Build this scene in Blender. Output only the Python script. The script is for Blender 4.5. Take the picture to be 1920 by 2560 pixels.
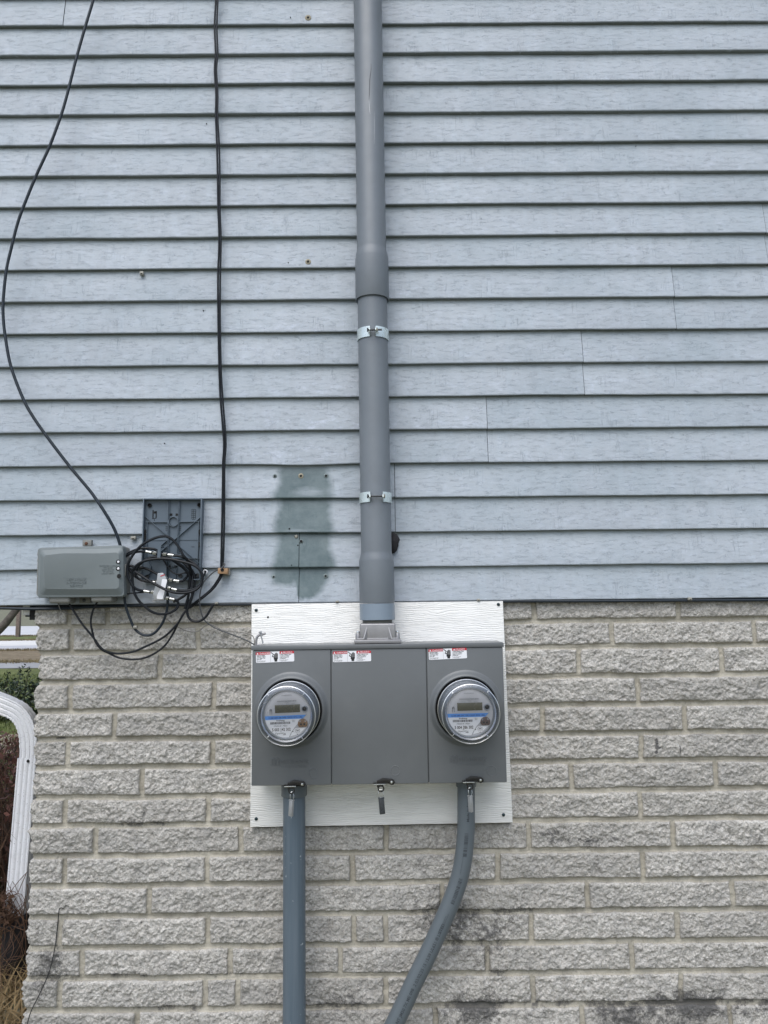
import bpy, bmesh, math, random
import numpy as np
from mathutils import Vector, Matrix
random.seed(7); rng = np.random.default_rng(7)
R = math.radians
for o in list(bpy.data.objects): bpy.data.objects.remove(o)
sc = bpy.context.scene

# ------------------------------------------------------------------ camera
FPX = 1930.73                       # focal length in pixels of a 1920x2560 frame
PITCH, YAW, ROLL = 0.120048, 0.0044824, -0.010291
ZC = 1.6; CAMY = -2.2537
cp, sp = math.cos(PITCH), math.sin(PITCH); cy, sy = math.cos(YAW), math.sin(YAW)
FW = Vector((sy*cp, cy*cp, sp)); RT = Vector((cy, -sy, 0)); UP = RT.cross(FW)
RR = RT*math.cos(ROLL) + UP*math.sin(ROLL); UU = UP*math.cos(ROLL) - RT*math.sin(ROLL)
cam = bpy.data.cameras.new('camera'); co = bpy.data.objects.new('camera', cam); sc.collection.objects.link(co)
M3 = Matrix((RR, UU, -FW)).transposed()
co.matrix_world = Matrix.Translation((0, CAMY, ZC)) @ M3.to_4x4()
cam.sensor_fit = 'VERTICAL'; cam.sensor_height = 36; cam.lens = FPX/2560*36
cam.clip_start = 0.05; cam.clip_end = 2000
sc.camera = co
sc.render.resolution_x = 768; sc.render.resolution_y = 1024

# ------------------------------------------------------------------ light
SUN_EL, SUN_AZ = R(58), R(196)      # azimuth: compass angle the light comes from, 180 = straight in front of the wall
w = bpy.data.worlds.new('World'); sc.world = w; w.use_nodes = True
nt = w.node_tree; bg = nt.nodes['Background']
sky = nt.nodes.new('ShaderNodeTexSky'); sky.sky_type = 'NISHITA'; sky.sun_disc = False
sky.sun_elevation = SUN_EL; sky.sun_rotation = SUN_AZ
sky.dust_density = 2.5; sky.air_density = 1.0; sky.ozone_density = 1.0
hs = nt.nodes.new('ShaderNodeHueSaturation'); hs.inputs['Saturation'].default_value = 0.85
nt.links.new(sky.outputs[0], hs.inputs['Color']); nt.links.new(hs.outputs[0], bg.inputs[0])
bg.inputs[1].default_value = 0.13
sd = bpy.data.lights.new('sun', 'SUN'); so = bpy.data.objects.new('sun', sd); sc.collection.objects.link(so)
sd.energy = 1.5; sd.angle = R(60); sd.color = (.93, .97, 1)
sdir = Vector((math.sin(SUN_AZ)*math.cos(SUN_EL), math.cos(SUN_AZ)*math.cos(SUN_EL), math.sin(SUN_EL)))
so.rotation_euler = sdir.to_track_quat('Z', 'Y').to_euler(); so.location = (0, -6, 9)
sc.view_settings.view_transform = 'Standard'; sc.view_settings.look = 'None'
sc.view_settings.exposure = 0.55; sc.view_settings.gamma = 1
sc.render.engine = 'CYCLES'; sc.cycles.max_bounces = 8; sc.cycles.transparent_max_bounces = 16

# ------------------------------------------------------------------ helpers
K = 1.15733
def P(px, py, Y):
    d = FW*FPX + RR*(px-960) - UU*(py-1280)
    t = (Y-CAMY)/d.y
    return Vector((0, CAMY, ZC)) + d*t
def G(px, py, z=0.0):
    d = FW*FPX + RR*(px-960) - UU*(py-1280)
    return Vector((0, CAMY, ZC)) + d*((z-ZC)/d.z)
def lerp(a, b, t): return a+(b-a)*t

class MB:
    def __init__(s): s.v = []; s.f = []
    def add(s, vs, fs, M=None):
        n = len(s.v)
        for p in vs:
            p = Vector(p)
            s.v.append(M @ p if M else p)
        s.f += [tuple(i+n for i in f) for f in fs]
        return s
    def box(s, c, size, r=0.0, M=None, seg=2):
        bm = bmesh.new(); bmesh.ops.create_cube(bm, size=1)
        for v in bm.verts: v.co = Vector((v.co.x*size[0]+c[0], v.co.y*size[1]+c[1], v.co.z*size[2]+c[2]))
        if r > 0: bmesh.ops.bevel(bm, geom=bm.edges[:], offset=r, segments=seg, affect='EDGES', profile=.5)
        s.addbm(bm, M); return s
    def addbm(s, bm, M=None):
        bm.verts.index_update()
        s.add([v.co.copy() for v in bm.verts], [[v.index for v in f.verts] for f in bm.faces], M); bm.free()
    def prism(s, pts, y0, y1, M=None, r=0):
        # outline pts (x, z), extruded from y0 (front) to y1
        bm = bmesh.new()
        a = [bm.verts.new((p[0], y0, p[1])) for p in pts]
        f = bm.faces.new(a)
        ex = bmesh.ops.extrude_face_region(bm, geom=[f])
        for e in ex['geom']:
            if isinstance(e, bmesh.types.BMVert): e.co.y = y1
        bmesh.ops.recalc_face_normals(bm, faces=bm.faces)
        if r > 0:
            ed = [e for e in bm.edges if all(abs(v.co.y-y0) < 1e-6 for v in e.verts)]
            bmesh.ops.bevel(bm, geom=ed, offset=r, segments=2, affect='EDGES', profile=.5)
        bmesh.ops.triangulate(bm, faces=[f for f in bm.faces if len(f.verts) > 4])
        s.addbm(bm, M); return s
    def tube(s, pts, r, n=10, res=6, smooth=True, cap=True, flat=None):
        pts = [Vector(p) for p in pts]
        if smooth and len(pts) > 2: pts = crom(pts, res)
        m = len(pts); rr = r if callable(r) else (lambda t: r)
        T = [(pts[min(i+1, m-1)]-pts[max(i-1, 0)]).normalized() for i in range(m)]
        N = T[0].orthogonal().normalized()
        base = len(s.v)
        for i in range(m):
            N = (N - T[i]*N.dot(T[i])); N = N.normalized() if N.length > 1e-6 else T[i].orthogonal().normalized()
            B = T[i].cross(N); q = rr(i/(m-1))
            for k in range(n):
                a = 2*math.pi*k/n
                s.v.append(pts[i]+N*math.cos(a)*q+B*math.sin(a)*q)
        for i in range(m-1):
            for k in range(n):
                a = base+i*n+k; b = base+i*n+(k+1) % n
                s.f.append((a, b, b+n, a+n))
        if cap:
            s.f.append(tuple(base+k for k in range(n))[::-1]); s.f.append(tuple(base+(m-1)*n+k for k in range(n)))
        return s
    def lathe(s, prof, o, ax, n=48, a0=0, a1=2*math.pi):
        # prof: (radius, distance along axis)
        ax = Vector(ax).normalized(); o = Vector(o)
        N = Vector((0, 0, 1)) if abs(ax.z) < .9 else Vector((1, 0, 0))
        N = (N-ax*N.dot(ax)).normalized(); B = ax.cross(N); base = len(s.v)
        full = abs(a1-a0-2*math.pi) < 1e-6; cnt = n if full else n+1
        for (r, h) in prof:
            for k in range(cnt):
                a = a0+(a1-a0)*k/n
                s.v.append(o+ax*h+N*math.cos(a)*r+B*math.sin(a)*r)
        for i in range(len(prof)-1):
            for k in range(n):
                a = base+i*cnt+k; b = base+i*cnt+(k+1) % cnt
                s.f.append((a, b, b+cnt, a+cnt))
        return s
    def disc(s, o, ax, r, n=32):
        ax = Vector(ax).normalized(); o = Vector(o)
        N = Vector((0, 0, 1)) if abs(ax.z) < .9 else Vector((1, 0, 0))
        N = (N-ax*N.dot(ax)).normalized(); B = ax.cross(N); base = len(s.v)
        for k in range(n): a = 2*math.pi*k/n; s.v.append(o+N*math.cos(a)*r+B*math.sin(a)*r)
        s.f.append(tuple(base+k for k in range(n))); return s
    def text(s, body, h, x, z, y, M=None, align='CENTER', xs=1.0, ext=0.0, fn=None, spacing=1.0, bold=0.0):
        cu = bpy.data.curves.new('t', 'FONT'); cu.body = body; cu.size = h*1.42; cu.align_x = align; cu.extrude = 0
        cu.space_character = spacing; cu.resolution_u = 3; cu.offset = bold
        ob = bpy.data.objects.new('t', cu); sc.collection.objects.link(ob)
        dg = bpy.context.evaluated_depsgraph_get(); me = bpy.data.meshes.new_from_object(ob.evaluated_get(dg))
        vs = [Vector((v.co.x*xs+x, y, v.co.y+z)) for v in me.vertices]; fs = [tuple(p.vertices) for p in me.polygons]
        if ext:
            bm = bmesh.new(); bv = [bm.verts.new(v) for v in vs]
            for f in fs:
                try: bm.faces.new([bv[i] for i in f])
                except ValueError: pass
            ex = bmesh.ops.extrude_face_region(bm, geom=bm.faces[:])
            for e in ex['geom']:
                if isinstance(e, bmesh.types.BMVert): e.co.y -= ext
            s.addbm(bm, M)
        else:
            if fn: vs = [fn(v) for v in vs]
            s.add(vs, fs, M)
        bpy.data.objects.remove(ob); bpy.data.curves.remove(cu); bpy.data.meshes.remove(me); return s
def crom(pts, res):
    out = []; q = [pts[0]*2-pts[1]]+pts+[pts[-1]*2-pts[-2]]
    for i in range(1, len(q)-2):
        a, b, c, d = q[i-1], q[i], q[i+1], q[i+2]
        for k in range(res):
            t = k/res; t2 = t*t; t3 = t2*t
            out.append(.5*((2*b)+(c-a)*t+(2*a-5*b+4*c-d)*t2+(-a+3*b-3*c+d)*t3))
    out.append(pts[-1]); return out
def origin(o):
    v = Vector((0, 0, 0))
    while o is not None: v += Vector(o.location); o = o.parent
    return v
def mkobj(name, mb, mat, org, parent=None, ang=40, recalc=True):
    me = bpy.data.meshes.new(name)
    me.from_pydata([tuple(v-org) for v in mb.v], [], mb.f)
    if recalc:
        bm = bmesh.new(); bm.from_mesh(me); bmesh.ops.recalc_face_normals(bm, faces=bm.faces); bm.to_mesh(me); bm.free()
    me.polygons.foreach_set('use_smooth', [True]*len(me.polygons)); me.set_sharp_from_angle(angle=R(ang))
    me.materials.append(mat); ob = bpy.data.objects.new(name, me); sc.collection.objects.link(ob)
    if parent is not None: ob.parent = parent
    return ob
def thing(name, label, cat, loc, group=None):
    o = bpy.data.objects.new(name, None); sc.collection.objects.link(o); o.location = loc; o.empty_display_size = .05
    o['label'] = label; o['category'] = cat
    if group: o['group'] = group
    bpy.context.view_layer.update()
    return o
def part(name, mb, mat, root, label=None, ang=40, recalc=True):
    ob = mkobj(name, mb, mat, origin(root), root, ang, recalc)
    if label: ob['label'] = label
    return ob
def solo(name, mb, mat, label, cat, loc, group=None, kind=None, ang=40):
    ob = mkobj(name, mb, mat, Vector(loc), None, ang); ob.location = loc
    if kind == 'structure': ob['kind'] = kind; return ob
    ob['label'] = label; ob['category'] = cat
    if group: ob['group'] = group
    if kind: ob['kind'] = kind
    return ob

# ------------------------------------------------------------------ materials
class NT:
    def __init__(s, name):
        s.m = bpy.data.materials.new(name); s.m.use_nodes = True; s.t = s.m.node_tree
        s.b = s.t.nodes['Principled BSDF']; s.tc = s.t.nodes.new('ShaderNodeTexCoord').outputs['Object']
    def n(s, typ, ins=None, **kw):
        nd = s.t.nodes.new('ShaderNode'+typ)
        for k, v in kw.items(): setattr(nd, k, v)
        for k, v in (ins or {}).items():
            if isinstance(v, bpy.types.NodeSocket): s.t.links.new(v, nd.inputs[k])
            else: nd.inputs[k].default_value = v
        return nd
    def noise(s, scale, detail=3, rough=.5, vec=None, sc3=None, dist=0):
        v = vec or s.tc
        if sc3: v = s.n('Mapping', {'Vector': v, 'Scale': sc3}).outputs[0]
        return s.n('TexNoise', {'Vector': v, 'Scale': scale, 'Detail': detail, 'Roughness': rough, 'Distortion': dist}).outputs[0]
    def ramp(s, fac, a, b, lo=0.0, hi=1.0):
        return s.n('MapRange', {'Value': fac, 'From Min': a, 'From Max': b, 'To Min': lo, 'To Max': hi}, clamp=True).outputs[0]
    def math(s, op, a, b=0.0, c=0.0): return s.n('Math', {0: a, 1: b, 2: c}, operation=op).outputs[0]
    def mix(s, f, a, b, bt='MIX'):
        nd = s.n('Mix', data_type='RGBA', blend_type=bt)
        for k, v in ((0, f), (6, a), (7, b)):
            if isinstance(v, bpy.types.NodeSocket): s.t.links.new(v, nd.inputs[k])
            else: nd.inputs[k].default_value = v if not isinstance(v, tuple) or len(v) == 4 else (*v, 1)
        return nd.outputs[2]
    def attr(s, nm): return s.n('Attribute', attribute_name=nm).outputs['Fac']
    def set(s, **kw):
        for k, v in kw.items():
            k = k.replace('_', ' ')
            if isinstance(v, bpy.types.NodeSocket): s.t.links.new(v, s.b.inputs[k])
            else: s.b.inputs[k].default_value = v if not (isinstance(v, tuple) and len(v) == 3) else (*v, 1)
    def bump(s, h, dist=.001, strength=1.0):
        s.set(Normal=s.n('Bump', {'Height': h, 'Distance': dist, 'Strength': strength}).outputs[0])
def mat(name, col, rough=.5, metal=0., var=.1, vs=6., bump=.0, bs=300., spec=.5, dirt=None, spots=0.):
    g = NT(name)
    n1 = g.noise(vs, 5, .6); lo = tuple(c*(1-var) for c in col); hi = tuple(min(1, c*(1+var)) for c in col)
    c = g.mix(g.ramp(n1, .3, .7), lo, hi)
    if dirt: c = g.mix(g.ramp(g.noise(vs*2.3, 6, .7), .52, .78, 0, dirt[3]), c, dirt[:3])
    if spots: c = g.mix(g.ramp(g.noise(180, 2), .66, .72, 0, spots), c, (.03, .03, .03))
    g.set(Base_Color=c, Metallic=metal, Roughness=g.ramp(g.noise(vs*3, 4), .2, .8, max(.03, rough-.07), min(1, rough+.07)))
    g.b.inputs['Specular IOR Level'].default_value = spec
    if bump: g.bump(g.noise(bs, 3), bump)
    return g.m

m_gap = mat('dark_gap', (.012, .012, .012), .9)
m_box = mat('box_grey_paint', (.128, .136, .140), .36, var=.07, vs=4, dirt=(.2, .2, .2, .18), bump=.00015, bs=260, spec=.45)
m_pvc = mat('grey_pvc', (.162, .182, .202), .42, var=.07, vs=7, bump=.00008, bs=90, dirt=(.13, .14, .15, .35))
m_pvcb = mat('blue_grey_pvc', (.215, .265, .32), .38, var=.05, vs=9)
m_zinc = mat('zinc_plate', (.66, .74, .74), .3, .45, var=.12, vs=30)
m_cast = mat('cast_zinc', (.29, .285, .29), .38, .4, var=.1, vs=25, bump=.0003, bs=700)
m_black = mat('black_cable_jacket', (.007, .009, .012), .45, var=.3, vs=20, spec=.3)
m_blue = mat('slate_cable_jacket', (.014, .022, .031), .45, var=.2, vs=10, spec=.35)
m_wire = mat('grey_wire', (.2, .19, .17), .55, var=.15)
m_wire2 = mat('dark_grey_wire', (.07, .075, .08), .5, var=.15)
m_latch = mat('black_oxide_steel', (.022, .021, .019), .4, .3, var=.2, vs=60)
m_chrome = mat('bright_steel', (.62, .63, .62), .25, 1., var=.1, vs=60)
m_nid = mat('grey_green_plastic', (.162, .186, .190), .5, var=.05, vs=8, bump=.0001, bs=500, dirt=(.15, .16, .15, .3))
m_nid2 = mat('grey_olive_plastic', (.2, .2, .185), .55, var=.07, vs=12)
m_tray = mat('slate_plastic_tray', (.098, .128, .158), .5, var=.06, vs=10)
m_white = mat('label_white', (.8, .8, .82), .35, var=.02)
m_red = mat('label_red', (.50, .012, .03), .35, var=.02)
m_ink = mat('black_ink', (.015, .015, .017), .5)
m_inkgrey = mat('grey_print', (.035, .042, .05), .5)
m_inkfade = mat('faded_print', (.2, .2, .21), .5)
m_lcd = mat('lcd_glass', (.115, .108, .075), .25, var=.05, vs=30)
m_lcdink = mat('lcd_segments', (.03, .03, .024), .4)
m_face = mat('meter_faceplate', (.48, .48, .50), .4, var=.02)
m_mblue = mat('blue_band', (.10, .30, .72), .4, var=.02)
m_mblue2 = mat('blue_ink', (.02, .06, .24), .4)
m_inner = mat('meter_inner_grey', (.25, .272, .30), .35, var=.06, vs=18)
m_port = mat('brown_optical_port', (.2, .115, .06), .4, var=.25, vs=90)
m_port2 = mat('dark_brown_optical_port', (.1, .065, .06), .4, var=.25, vs=90)
m_rust = mat('rusty_screw', (.1, .045, .025), .7, .3, var=.4, vs=200)
m_screw = mat('dark_green_screw', (.012, .03, .035), .35, .2, var=.2)
m_tan = mat('tan_plastic', (.33, .2, .105), .5, var=.12, vs=40)
m_putty = mat('black_duct_seal', (.018, .017, .019), .8, var=.4, vs=60, bump=.003, bs=90)
m_clip = mat('beige_clip', (.3, .29, .25), .5, var=.15, vs=60)
m_silver = mat('aluminium_seal', (.4, .41, .42), .35, .5, var=.1, vs=80)
m_sealdark = mat('dark_grey_seal', (.05, .055, .06), .3, .2, var=.2, vs=120)
m_dspout = mat('white_aluminium', (.80, .81, .84), .4, var=.05, vs=6, spots=.55, dirt=(.45, .43, .4, .35))
m_dark = mat('black_drain_plastic', (.02, .019, .021), .55, var=.3)
m_twig = mat('brown_twig', (.10, .055, .033), .85, var=.45, vs=9)
m_twig2 = mat('dark_twig', (.045, .03, .022), .85, var=.4, vs=9)
m_straw = mat('dry_straw', (.22, .155, .075), .85, var=.45, vs=14)
m_bark = mat('grey_bark', (.10, .088, .075), .95, var=.4, vs=12, bump=.01, bs=30)
m_leaf = mat('dark_shrub_leaf', (.020, .034, .014), .4, var=.6, vs=14)
m_leafl = mat('pale_shrub_leaf', (.16, .19, .08), .4, var=.5, vs=14)
m_redleaf = mat('dry_red_leaf', (.10, .04, .03), .6, var=.5, vs=14)
m_trim = mat('white_trim', (.6, .6, .58), .5, var=.08)
m_soffit = mat('beige_soffit', (.33, .26, .19), .6, var=.2, vs=20)
m_post = mat('weathered_post', (.16, .125, .105), .9, var=.3, vs=12)
m_roof = mat('asphalt_shingle', (.06, .055, .05), .95, var=.3, vs=30, bump=.003, bs=120)

# clear plastic meter cover: mostly transparent, reflective at its edges
g = NT('clear_plastic'); g.t.nodes.remove(g.b)
fr = g.n('Fresnel', {'IOR': 1.5}).outputs[0]
tr = g.n('BsdfTransparent', {'Color': (.985, .988, .995, 1)}).outputs[0]
gl = g.n('BsdfGlossy', {'Color': (1, 1, 1, 1), 'Roughness': .07}).outputs[0]
mx = g.n('MixShader', {0: g.math('MULTIPLY', fr, .9), 1: tr, 2: gl}).outputs[0]
df = g.n('BsdfDiffuse', {'Color': (.62, .65, .7, 1)}).outputs[0]
mx = g.n('MixShader', {0: .010, 1: mx, 2: df}).outputs[0]
g.t.links.new(mx, g.t.nodes['Material Output'].inputs[0]); m_clear = g.m
g = NT('clear_plastic_rib'); g.t.nodes.remove(g.b)
mx = g.n('MixShader', {0: .7, 1: g.n('BsdfTransparent', {'Color': (.9, .92, .95, 1)}).outputs[0],
                       2: g.n('BsdfGlossy', {'Color': (1, 1, 1, 1), 'Roughness': .3}).outputs[0]}).outputs[0]
g.t.links.new(mx, g.t.nodes['Material Output'].inputs[0]); m_rib = g.m

# weathered blue-grey wood-grain siding
g = NT('weathered_siding')
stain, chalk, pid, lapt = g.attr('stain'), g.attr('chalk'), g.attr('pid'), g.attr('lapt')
off = g.n('CombineXYZ', {0: g.math('MULTIPLY', pid, 3.17), 2: g.math('MULTIPLY', pid, 1.31)}).outputs[0]
vec = g.n('VectorMath', {0: g.tc, 1: off}, operation='ADD').outputs[0]
gr = g.noise(1, 3, .55, vec, (5.5, 1, 85), .2)
ln = g.math('FRACT', g.math('MULTIPLY', gr, 34))
line = g.ramp(ln, .0, .16, 1, 0)
brk = g.ramp(g.noise(1, 3, .6, vec, (26, 1, 110)), .48, .60)
line = g.math('MULTIPLY', line, brk)
vr = g.noise(1, 2, .5, vec, (75, 1, 3.5)); vline = g.math('MULTIPLY', g.ramp(g.math('ABSOLUTE', g.math('SUBTRACT', vr, .5)), 0, .012, 1, 0), g.ramp(g.noise(1, 2, .5, vec, (13, 1, 14)), .54, .66))
fine = g.noise(1, 4, .7, vec, (90, 1, 420))
base = g.mix(g.ramp(g.noise(1.7, 4, .6, vec), .3, .7), (.352, .387, .426), (.428, .468, .510))
vst = g.noise(1, 3, .6, vec, (34, 1, 7))
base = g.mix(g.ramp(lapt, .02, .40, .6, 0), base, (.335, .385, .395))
base = g.mix(g.math('MULTIPLY', g.ramp(vst, .48, .72), .22), base, (.47, .55, .62))
base = g.mix(g.math('MULTIPLY', g.ramp(g.noise(1, 5, .75, vec, (22, 1, 45)), .50, .72), g.math('MULTIPLY', g.ramp(chalk, 0, 1, .4, 1), g.ramp(lapt, .15, .7, .1, 1))), base, (.58, .63, .73))
base = g.mix(g.math('MULTIPLY', g.ramp(g.noise(2.3, 5, .65, vec), .45, .72), .6), base, (.285, .345, .385))
line = g.math('MULTIPLY', line, g.ramp(stain, .1, .9, 1, .25))
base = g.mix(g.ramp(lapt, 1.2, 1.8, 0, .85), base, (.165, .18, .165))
base = g.mix(g.math('MULTIPLY', line, .17), base, (.15, .18, .2))
base = g.mix(g.math('MULTIPLY', vline, .4), base, (.2, .235, .27))
base = g.mix(g.ramp(fine, .58, .70, 0, .38), base, (.60, .67, .75))
sn = g.math('ADD', stain, g.math('MULTIPLY', g.math('SUBTRACT', g.noise(1, 4, .6, vec, (22, 1, 60)), .5), .55))
sm = g.math('MULTIPLY', g.ramp(sn, .15, .9), g.ramp(stain, 0, .25))
scol = g.mix(g.ramp(g.noise(14, 5, .7), .32, .68), (.066, .104, .110), (.145, .188, .193))
base = g.mix(g.math('MULTIPLY', sm, .93), base, scol)
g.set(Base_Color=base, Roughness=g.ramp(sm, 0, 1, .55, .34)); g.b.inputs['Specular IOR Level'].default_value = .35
hh = g.math('ADD', g.math('MULTIPLY', line, -.6), g.math('MULTIPLY', g.math('MULTIPLY', g.noise(1, 4, .65, vec, (26, 1, 190)), .9), g.ramp(stain, .1, .9, 1, .4)))
hh = g.math('ADD', hh, g.math('MULTIPLY', vline, -.5))
g.bump(hh, .0012, .9); m_siding = g.m

# split-face block and mortar
g = NT('split_face_block')
blk, tint, dirt, hgt = g.attr('blk'), g.attr('tint'), g.attr('dirt'), g.attr('hgt')
n1 = g.noise(75, 6, .82); n2 = g.noise(170, 4, .75); n3 = g.noise(9, 4, .6)
c = g.mix(g.ramp(n1, .40, .60), (.365, .343, .308), (.665, .638, .592))
vor = g.n('TexVoronoi', {'Vector': g.tc, 'Scale': 80.0, 'Randomness': 1.0})
c = g.mix(g.math('MULTIPLY', g.ramp(vor.outputs['Distance'], .0, .33, 1, 0), g.ramp(g.n('SeparateColor', {0: vor.outputs['Color']}).outputs[0], .78, .82)), c, (.13, .125, .12))
c = g.mix(g.ramp(n2, .57, .63, 0, .65), c, (.74, .71, .665))
c = g.mix(g.ramp(n2, .36, .44, .6, 0), c, (.17, .163, .152))
c = g.mix(g.ramp(tint, 0, 1, 0, .42), c, (.29, .275, .25)); c = g.mix(g.ramp(g.noise(14, 4, .65), .45, .7, 0, .4), c, (.25, .245, .238))
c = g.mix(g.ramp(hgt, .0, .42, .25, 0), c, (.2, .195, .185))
mort = g.mix(g.ramp(g.noise(26, 5, .7), .3, .7), (.335, .308, .252), (.48, .448, .375))
mort = g.mix(g.ramp(n2, .55, .66, 0, .5), mort, (.17, .155, .13)); mort = g.mix(g.ramp(g.noise(5, 5, .7), .5, .7, 0, .5), mort, (.20, .185, .16))
c = g.mix(g.ramp(g.math('ADD', blk, g.math('MULTIPLY', g.math('SUBTRACT', n1, .5), .25)), .35, .6), mort, c)
dn = g.math('ADD', dirt, g.math('MULTIPLY', g.math('SUBTRACT', g.noise(95, 6, .85), .5), 2.2))
c = g.mix(g.math('MULTIPLY', g.ramp(dn, .35, .8, 0, .8), g.ramp(dirt, .08, .45)), c, (.05, .05, .052))
g.set(Base_Color=c, Roughness=.93); g.b.inputs['Specular IOR Level'].default_value = .2
hb = g.math('ADD', g.math('MULTIPLY', g.noise(150, 5, .75), .8), g.math('MULTIPLY', g.n('TexVoronoi', {'Vector': g.tc, 'Scale': 170.0}).outputs['Distance'], .45))
g.bump(g.math('MULTIPLY', hb, g.ramp(blk, .3, .7, .3, 1)), .0055, .85); m_block = g.m

# white embossed board
g = NT('white_woodgrain_board')
sx = g.n('SeparateXYZ', {0: g.tc})
ds_ = g.noise(1, 3, .5, None, (9, 1, 22)); d2 = g.noise(1, 2, .5, None, (45, 1, 60))
ph = g.math('ADD', g.math('MULTIPLY', sx.outputs[2], 195), g.math('ADD', g.math('MULTIPLY', ds_, 5.5), g.math('MULTIPLY', d2, .9)))
ln = g.math('ABSOLUTE', g.math('SUBTRACT', g.math('FRACT', ph), .5))
lw = g.math('MULTIPLY', g.ramp(ln, 0, .22, 1, 0), g.ramp(g.noise(1, 2, .5, None, (14, 1, 90)), .36, .52))
c = g.mix(g.ramp(g.noise(5, 4), .3, .7), (.80, .79, .755), (.84, .83, .80))
c = g.mix(g.math('MULTIPLY', lw, .15), c, (.55, .565, .57))
g.set(Base_Color=c, Roughness=.42); g.bump(g.math('ADD', g.math('MULTIPLY', lw, -1.0), g.math('MULTIPLY', ln, .5)), .0008, .9); m_board = g.m

def ground_mat(name, a, b, sc1, c2=None, t=(.55, .65), rough=.95, bump=.01, bs=60):
    g = NT(name); c = g.mix(g.ramp(g.noise(sc1, 6, .7), .35, .65), a, b)
    if c2: c = g.mix(g.ramp(g.noise(sc1*3.1, 4, .7), t[0], t[1]), c, c2)
    g.set(Base_Color=c, Roughness=rough); g.b.inputs['Specular IOR Level'].default_value = .2
    g.bump(g.noise(bs, 4, .7), bump); return g.m
m_lawn = ground_mat('lawn', (.085, .10, .035), (.15, .17, .06), 1.4, (.2, .18, .09))
m_dry = ground_mat('dry_leafy_grass', (.13, .10, .066), (.27, .215, .145), 2.6, (.10, .10, .05))
m_hill = ground_mat('far_field', (.045, .034, .02), (.075, .058, .034), .15, (.1, .1, .05))
m_soil = ground_mat('soil', (.155, .15, .105), (.21, .205, .15), 4, (.12, .145, .07))
m_road = ground_mat('pale_road', (.48, .48, .49), (.56, .56, .56), .6, bump=.002)
m_conc = ground_mat('pale_concrete', (.58, .565, .54), (.66, .645, .62), .8, bump=.002)
m_drive = ground_mat('grey_drive', (.42, .42, .44), (.48, .48, .49), .8, bump=.002)
m_path = ground_mat('grey_path', (.25, .25, .255), (.33, .33, .33), 1.2, bump=.003)
m_mulch = ground_mat('pinkish_path', (.3, .24, .19), (.38, .31, .26), 5, bump=.004)
m_dryb = mat('dry_blades', (.17, .135, .07), .8, var=.5, vs=2)
m_grass = mat('grass_blades', (.10, .13, .035), .7, var=.55, vs=3)

# ------------------------------------------------------------------ noise fields
def field(nx, ny, beta, seed, aniso=1.0, lo=0):
    r = np.random.default_rng(seed); fx = np.fft.fftfreq(nx)[:, None]*nx; fy = np.fft.fftfreq(ny)[None, :]*ny*aniso
    fr = np.sqrt(fx**2+fy**2); fr[0, 0] = 1; amp = fr**(-beta/2.0); amp[fr < lo] *= .15; amp[0, 0] = 0
    a = np.fft.ifft2(np.fft.fft2(r.standard_normal((nx, ny)))*amp).real
    return a/a.std()
def samp(F, u, v):
    nx, ny = F.shape; u = np.mod(u, nx); v = np.mod(v, ny)
    i = np.floor(u).astype(int) % nx; j = np.floor(v).astype(int) % ny; a = u-np.floor(u); b = v-np.floor(v)
    i2 = (i+1) % nx; j2 = (j+1) % ny
    return F[i, j]*(1-a)*(1-b)+F[i2, j]*a*(1-b)+F[i, j2]*(1-a)*b+F[i2, j2]*a*b
def sm(x, a, b):
    t = np.clip((x-a)/(b-a), 0, 1); return t*t*(3-2*t)
def grid_obj(name, X, Y, Z, m, parent, attrs, flip=False, smooth=True):
    nr, nc = X.shape
    me = bpy.data.meshes.new(name); nv = nr*nc
    co_ = np.stack([X.ravel(), Y.ravel(), Z.ravel()], 1).astype(np.float32)
    idx = np.arange(nv).reshape(nr, nc)
    q = np.stack([idx[:-1, :-1], idx[:-1, 1:], idx[1:, 1:], idx[1:, :-1]], -1).reshape(-1, 4)
    if flip: q = q[:, ::-1]
    me.vertices.add(nv); me.vertices.foreach_set('co', co_.ravel())
    me.loops.add(q.size); me.loops.foreach_set('vertex_index', q.ravel().astype(np.int32))
    me.polygons.add(len(q)); me.polygons.foreach_set('loop_start', np.arange(0, q.size, 4, dtype=np.int32))
    me.update(); me.validate()
    me.polygons.foreach_set('use_smooth', np.full(len(me.polygons), smooth))
    for k, a in attrs.items():
        at = me.attributes.new(k, 'FLOAT', 'POINT'); at.data.foreach_set('value', a.ravel().astype(np.float32))
    me.materials.append(m); ob = bpy.data.objects.new(name, me); sc.collection.objects.link(ob); ob.parent = parent
    return ob

# ------------------------------------------------------------------ the house
house = thing('house', 'two-storey house wall of weathered blue-grey lap siding above grey split-face block', 'house', (0, 0, 0))
LAP = .1016; ZL0 = ZC+1.84185
def zl(i): return ZL0-LAP*i
seams = {0: [P(157, 60, 0).x], 8: [P(1917, 590, 0).x], 10: [P(1687, 740, 0).x], 12: [P(1459, 910, 0).x], 14: [P(1219, 1080, 0).x],
         16: [P(987.5, 1250, 0).x], 18: [P(747, 1420, 0).x]}
FA = field(512, 512, 2.2, 11); FB = field(1024, 1024, 1.9, 12)
def xs_range(a, b):
    fa, fb = -1.32, 1.34; out = []; x = a
    while x < b-1e-6:
        out.append(x); x += .006 if fa < x < fb else .06
    out.append(b); return np.array(out)
XL, XR = -1.52, 3.4
def bump2(x, z, cx, cz, rx, rz): return np.exp(-((x-cx)/rx)**2-((z-cz)/rz)**2)
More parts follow.
